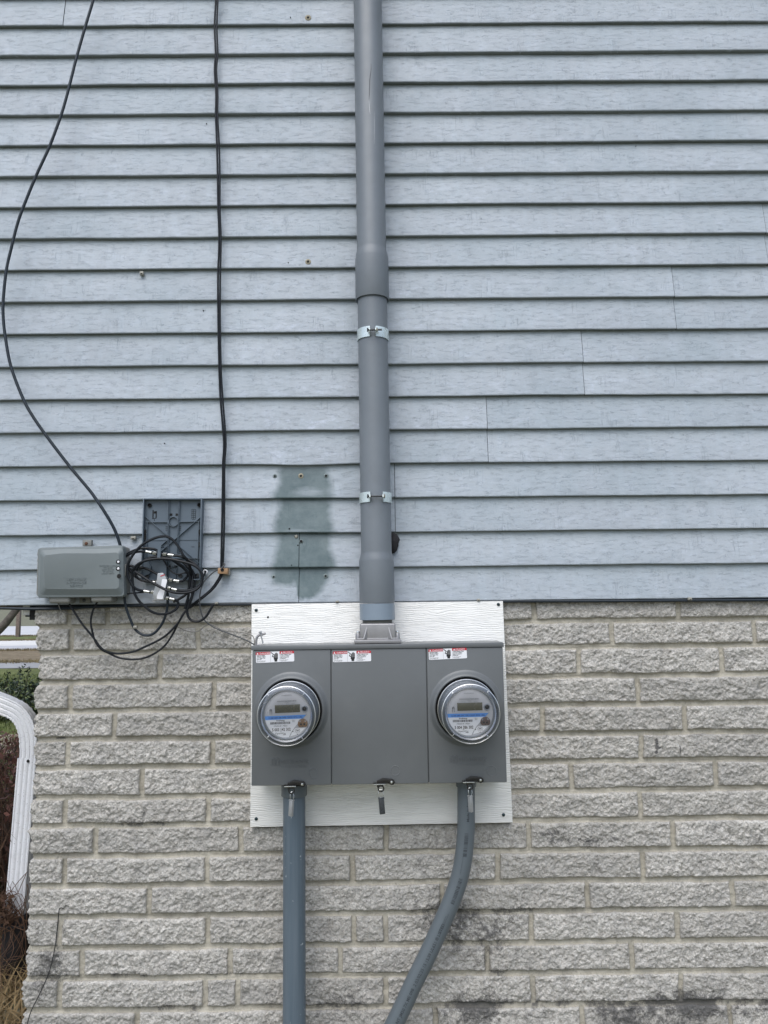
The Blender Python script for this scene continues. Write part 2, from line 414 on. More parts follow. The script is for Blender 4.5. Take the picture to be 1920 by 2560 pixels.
def chalk_at(x, z):
    c = np.zeros_like(x)
    for (px, py, rx, rz, a) in ((1010, 820, .18, .07, .8), (790, 830, .14, .06, .6), (800, 1060, .16, .08, .9), (700, 1120, .2, .05, .4), (1180, 1060, .2, .09, .6),
                                (1450, 920, .15, .07, .7), (1100, 480, .25, .09, .4), (250, 500, .25, .1, .3), (1600, 610, .1, .05, .6), (1000, 740, .08, .05, .7), (700, 120, .2, .15, .4), (650, 900, .12, .3, .3)):
        p = P(px, py, 0); c += a*bump2(x, z, p.x, p.z, rx, rz)
    return np.clip(c, 0, 1)
vX, vY, vZ, vS, vC, vP, F4, vT = [], [], [], [], [], [], [], []
nbase = 0; SX0 = P(754, 1300, 0).x
prof_t = np.array([0, .015, .05, .12, .22, .32, .42, .52, .62, .72, .82, .9, .95, .985, 1.0])
for i in range(18, -16, -1):                       # every lap: bottom line i, top line i-1
    pair = i if i % 2 == 0 else i+1
    cuts = seams.get(pair, []); edges = [XL]+sorted(cuts)+[XR]
    for s in range(len(edges)-1):
        a = edges[s]+(.0008 if s > 0 else 0); b = edges[s+1]-(.0008 if s < len(edges)-2 else 0)
        x = xs_range(a, b); n = len(x)
        zt, zb = zl(i-1), zl(i)
        if i > -3: wv = samp(FA, x*22+i*37, np.full(n, i*9.3))*.0007
        else: wv = np.zeros(n)
        wvt = samp(FA, x*22+(i-1)*37, np.full(n, (i-1)*9.3))*.0007
        if i == 14: wv = wv-.004*bump2(x, 0, SX0+.01, 0, .1, 1)
        if i-1 == 14: wvt = wvt-.004*bump2(x, 0, SX0+.01, 0, .1, 1)
        if s > 0: wv = wv-.0007; wvt = wvt-.0007
        sy_ = .0013 if s > 0 else 0.0
        rows = []
        sharp = (i % 2 == 0); depth = .0152 if sharp else .0132
        for t in prof_t:
            z = (zt+wvt)*(1-t)+(zb+wv)*t
            y = .0140*(1-t)**1.15+samp(FA, x*30+7, np.full(n, i*13+t*5))*.0006
            if t < .02: y = y+.001
            rows.append((x, y, z, t))
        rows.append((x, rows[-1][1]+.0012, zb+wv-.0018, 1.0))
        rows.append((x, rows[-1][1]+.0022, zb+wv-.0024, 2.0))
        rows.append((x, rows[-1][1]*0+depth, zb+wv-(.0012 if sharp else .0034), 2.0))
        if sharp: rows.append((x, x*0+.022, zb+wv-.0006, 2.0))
        for (xx, yy, zz, t) in rows:
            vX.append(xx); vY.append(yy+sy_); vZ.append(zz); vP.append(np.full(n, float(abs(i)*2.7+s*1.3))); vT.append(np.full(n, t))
            st = np.zeros(n)
            if 15 <= i <= 18:
                hw = {15: (.075, .092), 16: (.077, .092), 17: (.079, .094), 18: (.086, .086)}[i]
                half = hw[0]+(hw[1]-hw[0])*t**2.2; cx_ = SX0+(.004 if i < 18 else (-.004-.012*t))
                if i == 18: half = np.where(xx > SX0-.012, .086-.055*max(0, t-.3), .086)
                st = 1-sm(np.abs(xx-cx_-samp(FA, xx*0+i*31, zz*60)*.005-samp(FB, xx*160, zz*240)*.002), half-.022, half+.020)
                if i == 15: st = st*min(1, max(0, (t-.02)/.12))*(1-.55*bump2(xx, t, SX0+.02, .85, .05, .14))
                if i == 16: st = st*(1-.35*bump2(xx, t, SX0, .97, .07, .05))
                if i == 18: st = st*(1-sm(t+samp(FA, xx*300, zz*300)*.05, np.where(xx > SX0-.012, .85, .38), np.where(xx > SX0-.012, 1.0, .72)))
            vS.append(st); vC.append(chalk_at(xx, zz))
        m = len(rows); idx = np.arange(m*n).reshape(m, n)+nbase
        F4.append(np.stack([idx[:-1, :-1], idx[1:, :-1], idx[1:, 1:], idx[:-1, 1:]], -1).reshape(-1, 4)); nbase += m*n
def raw_mesh(name, V, Fq, m, parent, attrs):
    me = bpy.data.meshes.new(name); me.vertices.add(len(V)); me.vertices.foreach_set('co', V.astype(np.float32).ravel())
    me.loops.add(Fq.size); me.loops.foreach_set('vertex_index', Fq.ravel().astype(np.int32))
    me.polygons.add(len(Fq)); me.polygons.foreach_set('loop_start', np.arange(0, Fq.size, 4, dtype=np.int32)); me.update()
    me.polygons.foreach_set('use_smooth', np.full(len(Fq), True)); me.set_sharp_from_angle(angle=R(38))
    for k, a in attrs.items():
        at = me.attributes.new(k, 'FLOAT', 'POINT'); at.data.foreach_set('value', a.astype(np.float32))
    me.materials.append(m); ob = bpy.data.objects.new(name, me); sc.collection.objects.link(ob); ob.parent = parent; return ob
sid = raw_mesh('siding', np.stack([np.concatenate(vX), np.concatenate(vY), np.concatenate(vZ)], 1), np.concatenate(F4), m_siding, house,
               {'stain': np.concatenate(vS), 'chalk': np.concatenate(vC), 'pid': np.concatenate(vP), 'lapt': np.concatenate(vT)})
ZB = zl(18)                                         # bottom of the siding
part('sheathing', MB().box(((XL+XR)/2, .095, (ZB+.004+zl(-16))/2), (XR-XL-.02, .13, zl(-16)-ZB-.004)), m_gap, house)
part('corner_post', MB().box((XL+.012, .03, (ZB+zl(-16))/2), (.05, .07, zl(-16)-ZB-.004), .004), m_trim, house)
mb = MB()
for i in range(18, -16, -1):
    z0, z1 = zl(i), zl(i-1)
    mb.add([(XL-.012, .06, z0), (XL-.012, 4.1, z0), (XL+.002, 4.1, z1), (XL+.002, .06, z1), (XL+.004, .06, z0), (XL+.004, 4.1, z0)], [(0, 1, 2, 3), (0, 4, 5, 1)])
part('side_siding', mb, m_siding, house)
part('soffit', MB().box((-1.31, 2.1, ZB-.004), (.40, 4.1, .012)), m_soffit, house)
mb = MB(); p0 = P(58, 1519, .03); p1 = P(80, 1519, .03)
mb.box(((p0.x+p1.x)/2, .055, P(70, 1524, .03).z), (.030, .05, .034), .002)
part('trim_block', mb, m_trim, house)
mb = MB(); mb.box((P(90, 1528, .05).x, .05, P(90, 1526, .05).z), (.016, .05, .055), .002); mb.box((P(80, 1540, .05).x, .05, P(80, 1540, .05).z), (.018, .05, .004), .001)
part('trim_bracket', mb, m_gap, house)
mb = MB(); mb.box((0, 1.9, zl(-16)+.02), (XR-XL+.5, 4.5, .04)); mb.prism([(XL-.2, zl(-16)+.04), (XR+.2, zl(-16)+.04), (XR+.2, zl(-16)+.06), (XL-.2, zl(-16)+.06)], -.35, 4.2)
mb.add([(XL-.25, -.4, zl(-16)+.05), (XR+.25, -.4, zl(-16)+.05), (XR+.25, 2, zl(-16)+1.2), (XL-.25, 2, zl(-16)+1.2), (XR+.25, 4.4, zl(-16)+.05), (XL-.25, 4.4, zl(-16)+.05)], [(0, 1, 2, 3), (3, 2, 4, 5), (0, 3, 5), (1, 4, 2)])
part('roof', mb, m_roof, house)
mb = MB(); XC = P(84, 1600, .02).x
mb.box(((XL+.01+XR)/2, 2.15, (ZB+zl(-16))/2+.01), (XR-XL-.02, 3.9, zl(-16)-ZB-.03)); mb.box(((XC+XR)/2+.04, 2.1, ZB/2), (XR-XC-.12, 3.85, ZB-.02))
part('core', mb, m_gap, house)

# block wall ------------------------------------------------------------
YB, YM = .017, .0265
Lb = [1561, 1627, 1700, 1772, 1843, 1914, 1989, 2060, 2135, 2210, 2287, 2366, 2442, 2521, 2602]
Rb = [1542, 1607, 1680, 1751, 1823, 1893, 1966, 2040, 2115, 2191.5, 2267, 2345, 2421, 2501, 2582]
xl_, xr_ = P(247, 2000, YB).x, P(1900, 2000, YB).x
bot = [(P(247, a, YB).z, P(1900, b, YB).z) for a, b in zip(Lb, Rb)]
pitch = (bot[0][0]-bot[14][0])/14
while bot[-1][0] > .0: bot.append((bot[-1][0]-pitch, bot[-1][1]-pitch))
J = [[172, 269, 640, 980, 1336, 1696], [177, 493, 850, 1180, 1533, 1889], [398, 760, 1100, 1450, 1808], [174, 534, 900, 1245, 1595], [285, 640, 1000, 1356, 1714],
     [170, 530, 890, 1250, 1605], [353, 710, 1075, 1430, 1792], [161, 521, 880, 1240, 1603], [237, 602, 966.5, 1323, 1684], [160, 517, 881, 1243.5, 1610],
     [374, 740, 1105, 1469, 1834], [148, 517, 885, 964.5, 1330, 1696], [204, 575, 850, 1220, 1581], [147, 511, 594, 964.5, 1333, 1704], [341, 715, 1090, 1458, 1828]]
C_edge = [84, 88, 92, 84, 84, 83, 80, 74, 72, 70, 67, 65, 60, 55, 53]
joints = []
for k in range(len(bot)):
    if k < 15:
        yy = Lb[k]-30; js = [P(j, yy, YB).x for j in J[k]]; ce = P(C_edge[k], yy, YB).x
    else:
        st = joints[-1][1][0]+(.2 if k % 2 else -.2); ce = P(53, 2560, YB).x; js = [st+.4*q for q in range(5) if st+.4*q > ce+.1]
    while js[-1] < XR-.4: js.append(js[-1]+.405)
    joints.append((ce, js))
def refine(a, b, fa, fb, f=.0030, c=.02):
    out = [a]
    while out[-1] < b-1e-6: out.append(min(b, out[-1]+(f if fa <= out[-1] <= fb else c)))
    return np.array(out)
xg = refine(0, XR-XC+.06, -1, 1.26-XC, .0025, .024); zg = refine(-.05, ZB+.006, .46, 9, .0025, .012)[::-1]
U, Zg = np.meshgrid(xg, zg)                        # U = distance from the wall's left corner
F1 = field(1024, 1024, 2.5, 21, lo=6); F2 = field(1024, 1024, 1.5, 22, lo=30); F3 = field(1024, 1024, 2.0, 23, lo=18)
def courses(X, Z):
    t = (X-xl_)/(xr_-xl_); zz = Z+samp(F1, X*330+11, Z*330)*.0011
    k = np.zeros(X.shape, int); dz = np.full(X.shape, 9.0); top = np.full(X.shape, ZB+.02)
    botz = np.zeros(X.shape)
    for q in range(len(bot)):
        bz = bot[q][0]+(bot[q][1]-bot[q][0])*t
        m_ = zz < bz-.0065
        k = np.where(m_, q+1, k)
    K2 = np.clip(k, 0, len(bot)-1); B0 = np.array([b[0] for b in bot]); B1 = np.array([b[1] for b in bot])
    bz = B0[K2]+(B1[K2]-B0[K2])*t; Kp = np.clip(K2-1, 0, 99); tz = np.where(K2 > 0, B0[Kp]+(B1[Kp]-B0[Kp])*t-.0125, ZB+.5)
    return K2, np.minimum(zz-bz, tz-zz)            # distance inside block vertically (negative = mortar)
ce_arr = np.array([j[0] for j in joints])
def wall_eval(X, Z):
    kk, dv = courses(X, Z); xx = X+samp(F1, Z*330, X*330+50)*.0013
    dh = np.full(X.shape, .2); bid = np.zeros(X.shape)
    for q in range(len(bot)):
        m_ = kk == q
        if not m_.any(): continue
        jj = np.array(joints[q][1]); xv = xx[m_]; i = np.searchsorted(jj, xv)
        lo = np.concatenate([[-9], jj])[i]; hi = np.concatenate([jj, [99]])[i]
        dh[m_] = np.minimum(xv-lo, hi-xv)-.006; bid[m_] = q*17.3+i*5.1
    d = np.minimum(dv, dh)
    inside = sm(d, -.0004, .0030)
    n = samp(F1, X*300+bid*41, Z*300+bid*13)*.0015+samp(F3, (X+Z*.7)*300+bid*7, (Z-X*.3)*300)*.0009+samp(F2, X*400, Z*400)*.0016
    n = np.round(n/.0030)*.0030*.45+n*.55          # chipped, facetted breaks
    edge = sm(d, 0, .009)
    y_b = YB+.0012*(1-edge)-n*(.5+.5*edge)+(np.sin(bid*3.7)*.0018)
    y_m = YM+samp(F3, X*200+5, Z*260)*.0008-.0035*sm(-d, .001, .006)*0+.002*np.sin(X*7+kk)
    return kk, d, inside, y_b*inside+y_m*(1-inside), bid, n
k0, _ = courses(XC+U, Zg)
ce = np.zeros(Zg.shape[0])
for r in range(Zg.shape[0]):
    ce[r] = ce_arr[k0[r, 0]]
cs = np.convolve(np.pad(ce, 3, 'edge'), np.ones(7)/7, 'valid')
edge_n = samp(F3, zg*330+40, zg*0+9)*.0018+samp(F2, zg*300+40, zg*0+9)*.0016+samp(F1, zg*200, zg*0+77)*.0018
_, dcol = courses(np.full(len(zg), -1.0), zg)
recess = (1-sm(dcol, -.001, .005))*.0022
XE = cs+edge_n+recess                              # the ragged left edge of the wall
fade = np.clip(1-U/.25, 0, 1)
X = XC+U+(XE[:, None]-XC)*fade
kk, d, ins, Yw, bid, nn = wall_eval(X, Zg)
Yw = Yw+.010*np.exp(-(U/.007)**2)
tint = np.mod(np.sin(bid*12.9)*43758.5, 1.0)
FD = field(512, 512, 2.3, 31)
dn = samp(FD, X*120, Zg*120)
FE = field(512, 512, 1.9, 37, aniso=.35)
dirt = np.clip(.10*dn+sm(-Zg, -1.15, -.45)*.16+.16*np.clip(samp(FE, X*90, Zg*90)-1.0, 0, 2)*sm(-Zg, -1.5, -.9), 0, 1)
for (px, py, rx, rz, a) in ((345, 2040, .12, .03, .62), (345, 2062, .1, .01, .9), (540, 2400, .10, .05, .6), (120, 2420, .05, .06, .7), (1130, 2250, .08, .05, .55), (1180, 2325, .14, .05, .8), (1230, 2390, .1, .05, .7),
                            (1390, 2090, .05, .03, .7), (1480, 2130, .03, .02, .6), (1590, 2160, .08, .03, .5), (1560, 2330, .05, .05, .6), (1720, 2520, .2, .04, .9), (1500, 2540, .25, .04, .8), (1560, 2465, .03, .03, .9),
                            (1260, 2520, .25, .04, .8), (1910, 2480, .08, .05, .6), (1600, 2200, .3, .012, .6), (1400, 2275, .35, .010, .7), (1350, 2510, .4, .010, .8), (1850, 1970, .1, .02, .5), (430, 2440, .25, .010, .6),
                            (700, 2285, .02, .05, .3), (1040, 2265, .1, .06, .5), (1560, 2100, .3, .008, .6), (1905, 2100, .05, .05, .5), (1000, 2080, .02, .02, .8), (480, 2520, .3, .01, .6), (900, 2500, .15, .05, .4)):
    p = P(px, py, YB); dirt += .5*a*bump2(X, Zg, p.x, p.z, rx, rz)*np.clip(.7+.5*dn, 0, 1.3)
for (px, py, sx_, sz_) in ((1642, 1858, .0035, .012), (1644, 1869, .008, .003), (1640, 1880, .004, .004), (1700, 1872, .002, .009), (150, 1846, .012, .0025)):
    p = P(px, py, YB); dirt += 2.2*np.exp(-(((X-p.x)/sx_)**2+((Zg-p.z)/sz_)**2))
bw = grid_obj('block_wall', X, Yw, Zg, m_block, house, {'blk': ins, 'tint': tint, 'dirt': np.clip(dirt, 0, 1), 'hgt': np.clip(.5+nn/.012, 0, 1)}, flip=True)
# return face of the same wall, going back from the corner
yg = np.concatenate([np.linspace(0, .12, 22), np.linspace(.14, 4.0, 150)])
V2, Z2 = np.meshgrid(yg, zg[::2]); XE2 = XE[::2]; Y02 = Yw[::2, 0]
kk, d, ins, Ys, bid, nn = wall_eval(XC+.3+V2, Z2)
Xs = XE2[:, None]+(Ys-YB)*sm(V2, .0, .05); Yv = Y02[:, None]+V2
grid_obj('block_wall_return', Xs, Yv, Z2, m_block, house, {'blk': ins, 'tint': np.mod(bid*.37, 1), 'dirt': np.full(Xs.shape, .1), 'hgt': np.clip(.5+nn/.012, 0, 1)})

# nail and screw holes left in the siding
m_hring = mat('rust_stain', (.30, .27, .20), .7, var=.3, vs=120)
m_hring2 = mat('grey_ring', (.17, .21, .21), .6, var=.2, vs=120)
def ysid(z):
    t = ((ZL0-z)/LAP) % 1.0; return .0140*(1-t)**1.15
def hole(px, py, r, ring, rm):
    p = P(px, py, .006); p.y = ysid(p.z); mb = MB()
    mb.lathe([(0, .0022), (r*.8, .0022), (r, .0012), (r*1.05, -.003)], p, (0, -1, 0), 14)
    h = part('screw_hole', mb, m_gap, house)
    if ring: part('hole_ring', MB().lathe([(r*.95, .0020), (ring*.8, .0016), (ring, .0004), (ring, -.002)], p, (0, -1, 0), 16), rm, h)
for a in ((770.5, 47, .0045, .010, m_hring), (726.5, 46, .0014, 0, None), (770.5, 656, .0042, .009, m_hring), (721, 658, .0014, 0, None), (687, 1190, .0035, .0065, m_hring2), (752, 1189.5, .004, .008, m_hring),
          (815, 1189.5, .004, .0075, m_hring2), (684, 1442, .003, .007, m_hring2), (814, 1440, .0035, .0075, m_hring2), (752.5, 1353, .0045, .0065, m_hring2), (744.5, 1363, .002, 0, None), (724, 1322, .0022, 0, None),
          (729.5, 1413, .0016, 0, None), (516, 308, .0018, 0, None), (508, 776, .0018, 0, None), (411, 1108, .0018, 0, None), (1591, 363, .0013, 0, None)):
    hole(*a)
part('caulk_blob', MB().lathe([(0, .006), (.004, .005), (.006, .001), (.006, -.003)], (P(740.5, 1341.5, .008).x, ysid(P(740, 1341, .008).z), P(740, 1341, .008).z), (0, -1, 0), 12), m_clip, house)

# ------------------------------------------------------------------ white backing board
YBF = -.004
c4 = [P(628.9, 1510.4, YBF), P(1257.3, 1502.6, YBF), P(1281.8, 2056.5, YBF), P(625.3, 2068, YBF)]
board = thing('backing_board', 'white wood-grained board fixed to the blocks behind the meter enclosure', 'board', ((c4[2]+c4[3])/2))
mb = MB(); mb.prism([(p.x, p.z) for p in c4], YBF, YBF+.020, r=.0012); part('panel', mb, m_board, board)
for (px, py) in ((640.5, 1525.5), (1246, 1511), (640.5, 2047), (1258.7, 2037)):
    p = P(px, py, YBF); mb = MB().lathe([(0, .0032), (.0025, .003), (.0044, .0018), (.0048, 0)], p, (0, -1, 0), 16); mb.box((p.x, p.y-.0034, p.z), (.005, .0006, .0009), M=None)
    part('screw', mb, m_screw, board)
p = P(670, 1543, YBF); part('drill_hole', MB().lathe([(0, .0006), (.0026, .0006), (.003, .0001)], p, (0, -1, 0), 14), m_gap, board)

# ------------------------------------------------------------------ meter enclosure
YF = -.125
TL, TR_, BL = P(631, 1614.5, YF), P(1256.5, 1606, YF), P(628.5, 1965, YF)
ang = math.atan2(TR_.z-TL.z, TR_.x-TL.x); BW = (TR_-TL).length; BH = (TL-BL).length
BM = Matrix.Translation(Vector((TL.x, 0, TL.z))) @ Matrix.Rotation(-ang, 4, 'Y')     # local: x along the top, z up, y world depth
BMi = BM.inverted()
def L(px, py, Y=YF): return BMi @ P(px, py, Y)
enc = thing('meter_enclosure', 'large grey steel enclosure with three covers and danger stickers holding two meters', 'meter box', BM @ Vector((BW/2, -.06, -BH)))
HC = .0125                                         # height of the top flange
mb = MB(); mb.box((BW/2, (YF+.006+YBF)/2, -BH/2-.002), (BW-.004, abs(YF-YBF)-.007, BH-.006), .002, BM); part('housing', mb, m_box, enc)
mb = MB(); mb.box((BW/2, (YF-.003+YBF)/2, -.0062), (BW+.006, abs(YF-YBF)+.003, .0125), .0022, BM); part('top_cap', mb, m_box, enc)
xs_c = [0, BW*.3135, BW*.694, BW]
def ring_at(cx, cz):
    prof = [(.1015, 0), (.0990, .0012), (.0955, .0045), (.0925, .0090), (.0895, .0125), (.0868, .0142), (.0846, .0135), (.0836, .010), (.0832, .0045)]
    return MB().lathe(prof, BM @ Vector((cx, YF, cz)), BM.to_3x3() @ Vector((0, -1, 0)), 96)
mc = [L(728, 1775.5), L(1165.7, 1770.5)]
names = ['left', 'mid', 'right']
m_emb = m_box
circ = [L(784, 1933), L(988.5, 1926.5), L(1229.5, 1927)]
lbl0 = []
for i in range(3):
    a, b = xs_c[i]+.0012, xs_c[i+1]-.0012
    if i == 0: a = .0
    if i == 2: b = BW
    mb = MB(); mb.box(((a+b)/2, YF+.003, -(HC+.0005+BH)/2), (b-a, .0060, BH-HC-.0005), .0018, BM, 3)
    cv = part('cover', mb, m_box, enc, ['plain steel cover with round socket opening, left', 'plain grey steel cover without a meter', 'plain steel cover with round socket opening, right'][i])
    c = circ[i]
    part('knockout_ring', MB().lathe([(.0135, .0), (.0130, .0009), (.0118, .0009), (.0113, .0)], BM @ Vector((c.x, YF, c.z)), (0, -1, 0), 40), m_emb, cv)
    if i != 1:
        q = mc[0 if i == 0 else 1]
        part('socket_ring', ring_at(q.x, q.z), m_box, cv)
        part('socket_gap', MB().disc(BM @ Vector((q.x, YF-.0035, q.z)), (0, -1, 0), .0836, 64), m_gap, cv)
        lg = L(*( (720, 1906) if i == 0 else (1166, 1900)))
        mb = MB()
        mb.text('MILBANK', .0098, lg.x+.016, lg.z-.003, YF, BM, ext=.0016, xs=1.25, spacing=1.1)
        mb.text('TYPE 3R ENCLOSURE', .0062, lg.x+.009, lg.z-.0135, YF, BM, ext=.0007, xs=1.0)
        # arched double-hump emblem
        for k in range(2):
            ox = lg.x-.0385+k*.0095
            pts = [(ox-.0048, lg.z-.007)]+[(ox-.0048*math.cos(t*math.pi/8), lg.z+.007+.0048*math.sin(t*math.pi/8)) for t in range(9)]+[(ox+.0048, lg.z-.007)]
            mb.tube([BM @ Vector((x_, YF-.0004, z_)) for x_, z_ in pts], .0009, 6, smooth=False)
            pts = [(ox-.0022, lg.z-.007)]+[(ox-.0022*math.cos(t*math.pi/6), lg.z+.006+.0022*math.sin(t*math.pi/6)) for t in range(7)]+[(ox+.0022, lg.z-.007)]
            mb.tube([BM @ Vector((x_, YF-.0003, z_)) for x_, z_ in pts], .0007, 6, smooth=False)
        part('raised_lettering', mb, m_emb, cv)
# danger stickers
def sticker(px, py, tilt, idx):
    c = L(px, py, YF-.001); W, H = .1035, .0285
    M = BM @ Matrix.Translation((c.x, YF-.0006, c.z)) @ Matrix.Rotation(R(-tilt), 4, 'Y')
    def rr(x0, z0, x1, z1, r, cs_=(1, 1, 1, 1)):
        out = []
        for (cx, cz, a0, on) in ((x1-r, z1-r, 0, cs_[0]), (x0+r, z1-r, 90, cs_[1]), (x0+r, z0+r, 180, cs_[2]), (x1-r, z0+r, 270, cs_[3])):
            if on: out += [(cx+r*math.cos(R(a0+t)), cz+r*math.sin(R(a0+t))) for t in (0, 30, 60, 90)]
            else: out.append((cx+(r if a0 in (0, 270) else -r), cz+(r if a0 in (0, 90) else -r)))
        return out
    st = part('danger_sticker', MB().prism(rr(-W/2, -H/2, W/2, H/2, .003), -.0002, .0005, M), m_white, enc,
              ['danger sticker on the left cover', 'danger sticker on the middle cover', 'danger sticker on the right cover'][idx])
    hz = H/2-.0068
    part('red_header', MB().prism(rr(-W/2, hz, -.0125, H/2, .003, (0, 1, 0, 0)), -.0005, -.0001, M), m_red, st); part('red_header', MB().prism(rr(.0125, hz, W/2, H/2, .003, (1, 0, 0, 0)), -.0005, -.0001, M), m_red, st)
    for tx_, hx_, ox, xs_ in (('DANGER', -.0272, -.0472, 1.2), ('PELIGRO', .0345, .0180, 1.1)):
        mb = MB(); mb.text(tx_, .0042, hx_, hz+.0013, -.0008, M, xs=xs_, bold=.00003)
        mb.add([(ox-.0028, -.0008, hz+.0012), (ox+.0028, -.0008, hz+.0012), (ox, -.0008, hz+.0058)], [(0, 1, 2)], M); part('header_text', mb, m_white, st, recalc=False)
    mb = MB()
    for ox, ls in ((-.0495, ['Hazardous voltage.', 'Will cause death or', 'severe injury. Turn', 'power off.', 'This unit may contain more', 'than one energised circuit.']), (.0145, ['Voltaje peligroso. Causa', 'la muerte o lesiones', 'graves. Desconecte', 'la corriente.', 'Este equipo puede tener', 'mas de un circuito.'])):
        z = hz-.0032
        for j, t in enumerate(ls):
            mb.text(t, .0021 if j < 4 else .0015, ox, z, -.0005, M, align='LEFT', bold=.00016 if j < 4 else .00005); z -= .0034 if j < 4 else .0024
            if j == 3: z -= .0004
    # shock pictogram: jagged wire and open hand
    mb.add([(x_, -.0005, z_) for x_, z_ in ((-.012, .0125), (-.0105, .0135), (-.003, .0075), (-.006, .002), (-.0022, -.0005), (-.003, -.0018), (-.0085, .0013), (-.0055, .0068))], [(0, 1, 2, 7), (7, 2, 3, 6), (6, 3, 4, 5)], M)
    for k, (fx, ft) in enumerate(((-.0015, .0075), (.0012, .0105), (.0039, .0112), (.0066, .0095))):
        mb.prism(rr(fx-.0011, -.002, fx+.0011, ft, .0010), -.0005, -.0004, M)
    mb.prism([(-.0055, .0005), (-.0042, .0022), (-.0018, -.0005), (-.0022, -.0028)], -.0005, -.0004, M)
    mb.prism([(-.003, -.0018), (.0078, -.0018), (.0078, -.0045), (.0060, -.0075), (.0055, -.0125), (-.0015, -.0125), (-.002, -.008), (-.004, -.0055)], -.0005, -.0004, M)
    for bx in (-.0124, .0124): mb.box((bx, -.00045, 0), (.0003, .0001, H-.0015), M=M)
    part('printed_text', mb, m_ink, st, recalc=False)
sticker(687.6, 1642.3, 1.9, 0); sticker(880, 1641, .9, 1); sticker(1119.5, 1634.5, 1.9, 2)

# latches
def latch(px, py):                                 # px,py = centre of the ring hole
    c = L(px, py, YF-.006); s = .0000645*.97
    M = BM @ Matrix.Translation((c.x, YF-.005, c.z))
    def q(x_, z_): return ((x_-490)*s, -(z_-760)*s)
    lat = part('latch', MB().prism([q(*p) for p in ((320, 440), (400, 420), (540, 340), (700, 350), (990, 385), (1060, 450), (1080, 520), (1040, 600), (940, 625), (870, 590), (760, 520), (560, 545), (320, 545))], -.006, -.001, M, r=.0006), m_latch, enc)
    mb = MB(); o = M @ Vector((*q(940, 505)[:1], -.006, q(940, 505)[1])); mb.lathe([(0, .0036), (.0030, .0030), (.0044, .001), (.0046, 0)], o, (0, -1, 0), 20)
    part('rivet', mb, m_chrome, lat)
    x0, z0 = q(180, 570); x1, z1 = q(680, 570)
    part('keeper_strip', MB().box(((x0+x1)/2, -.007, z0), (x1-x0, .012, .0026), .0004, M), m_chrome, lat)
    mb = MB(); mb.box(((x0+x1)/2, -.007, z0+.0026), (x1-x0+.002, .010, .0016), 0, M)
    # hanging eye
    pts = [Vector((.0072*math.cos(t*math.pi/12), -.007, .0072*math.sin(t*math.pi/12))) for t in range(25)]
    mb.tube([M @ v for v in pts[:-1]+[pts[0]]], .0017, 8, smooth=False)
    mb.prism([(-.0115, .0105), (.0055, .0105), (.0075, .0035), (.0045, .0065), (-.004, .0066), (-.0072, .0025), (-.0082, -.002)], -.0082, -.0060, M)
    part('hasp_eye', mb, m_latch, lat)
for a in ((729.5, 1975.8), (952.5, 1970.5), (1174.6, 1965.4)): latch(*a)

# wire seals hanging from the latches
def seal(px, py, rot, tilt, body_m, label, depth=.013, H=.042, W=.012):
    c = P(px, py, YF-.011)
    t = thing('meter_seal', label, 'seal', c, 'wire seals hanging from the enclosure latches')
    top = c+Vector((0, 0, -.0235))
    if body_m is m_sealdark: loop = [(-.0055, -.0235), (-.0070, -.013), (-.0055, -.006), (0, -.0035), (.0040, -.006), (.0065, -.014), (.0050, -.0235)]
    else: loop = [(-.0035, -.0235), (-.0042, -.014), (-.0030, -.007), (.0008, -.004), (.0045, -.010), (.0055, -.016), (.0040, -.0235)]
    part('wire_loop', MB().tube([c+Vector((x_, -.002*math.cos(k), z_)) for k, (x_, z_) in enumerate(loop)], .00065, 6, 5), m_chrome, t)
    M = Matrix.Translation(top+Vector((0, 0, -.0005))) @ Matrix.Rotation(R(tilt), 4, 'Y') @ Matrix.Rotation(R(rot), 4, 'Z')
    mb = MB(); mb.box((0, 0, -H/2), (W, depth*.62, H), .0016, M); mb.box((0, 0, -.001), (W+.0014, depth*.62+.0014, .003), .0006, M)
    b = part('seal_body', mb, body_m, t)
    part('seal_plug', MB().box((0, 0, .0006), (W*.6, depth*.35, .0014), .0004, M), m_chrome, b)
seal(729.5, 1975.8, -38, 3.5, m_silver, 'silver wire seal hanging from the left latch in front of the straight conduit')
seal(952.5, 1970.5, 12, -4.5, m_sealdark, 'dark grey wire seal hanging from the middle latch over the white board', W=.0145)
seal(1174.6, 1965.4, -52, -2, m_silver, 'silver wire seal hanging from the right latch in front of the curved conduit')

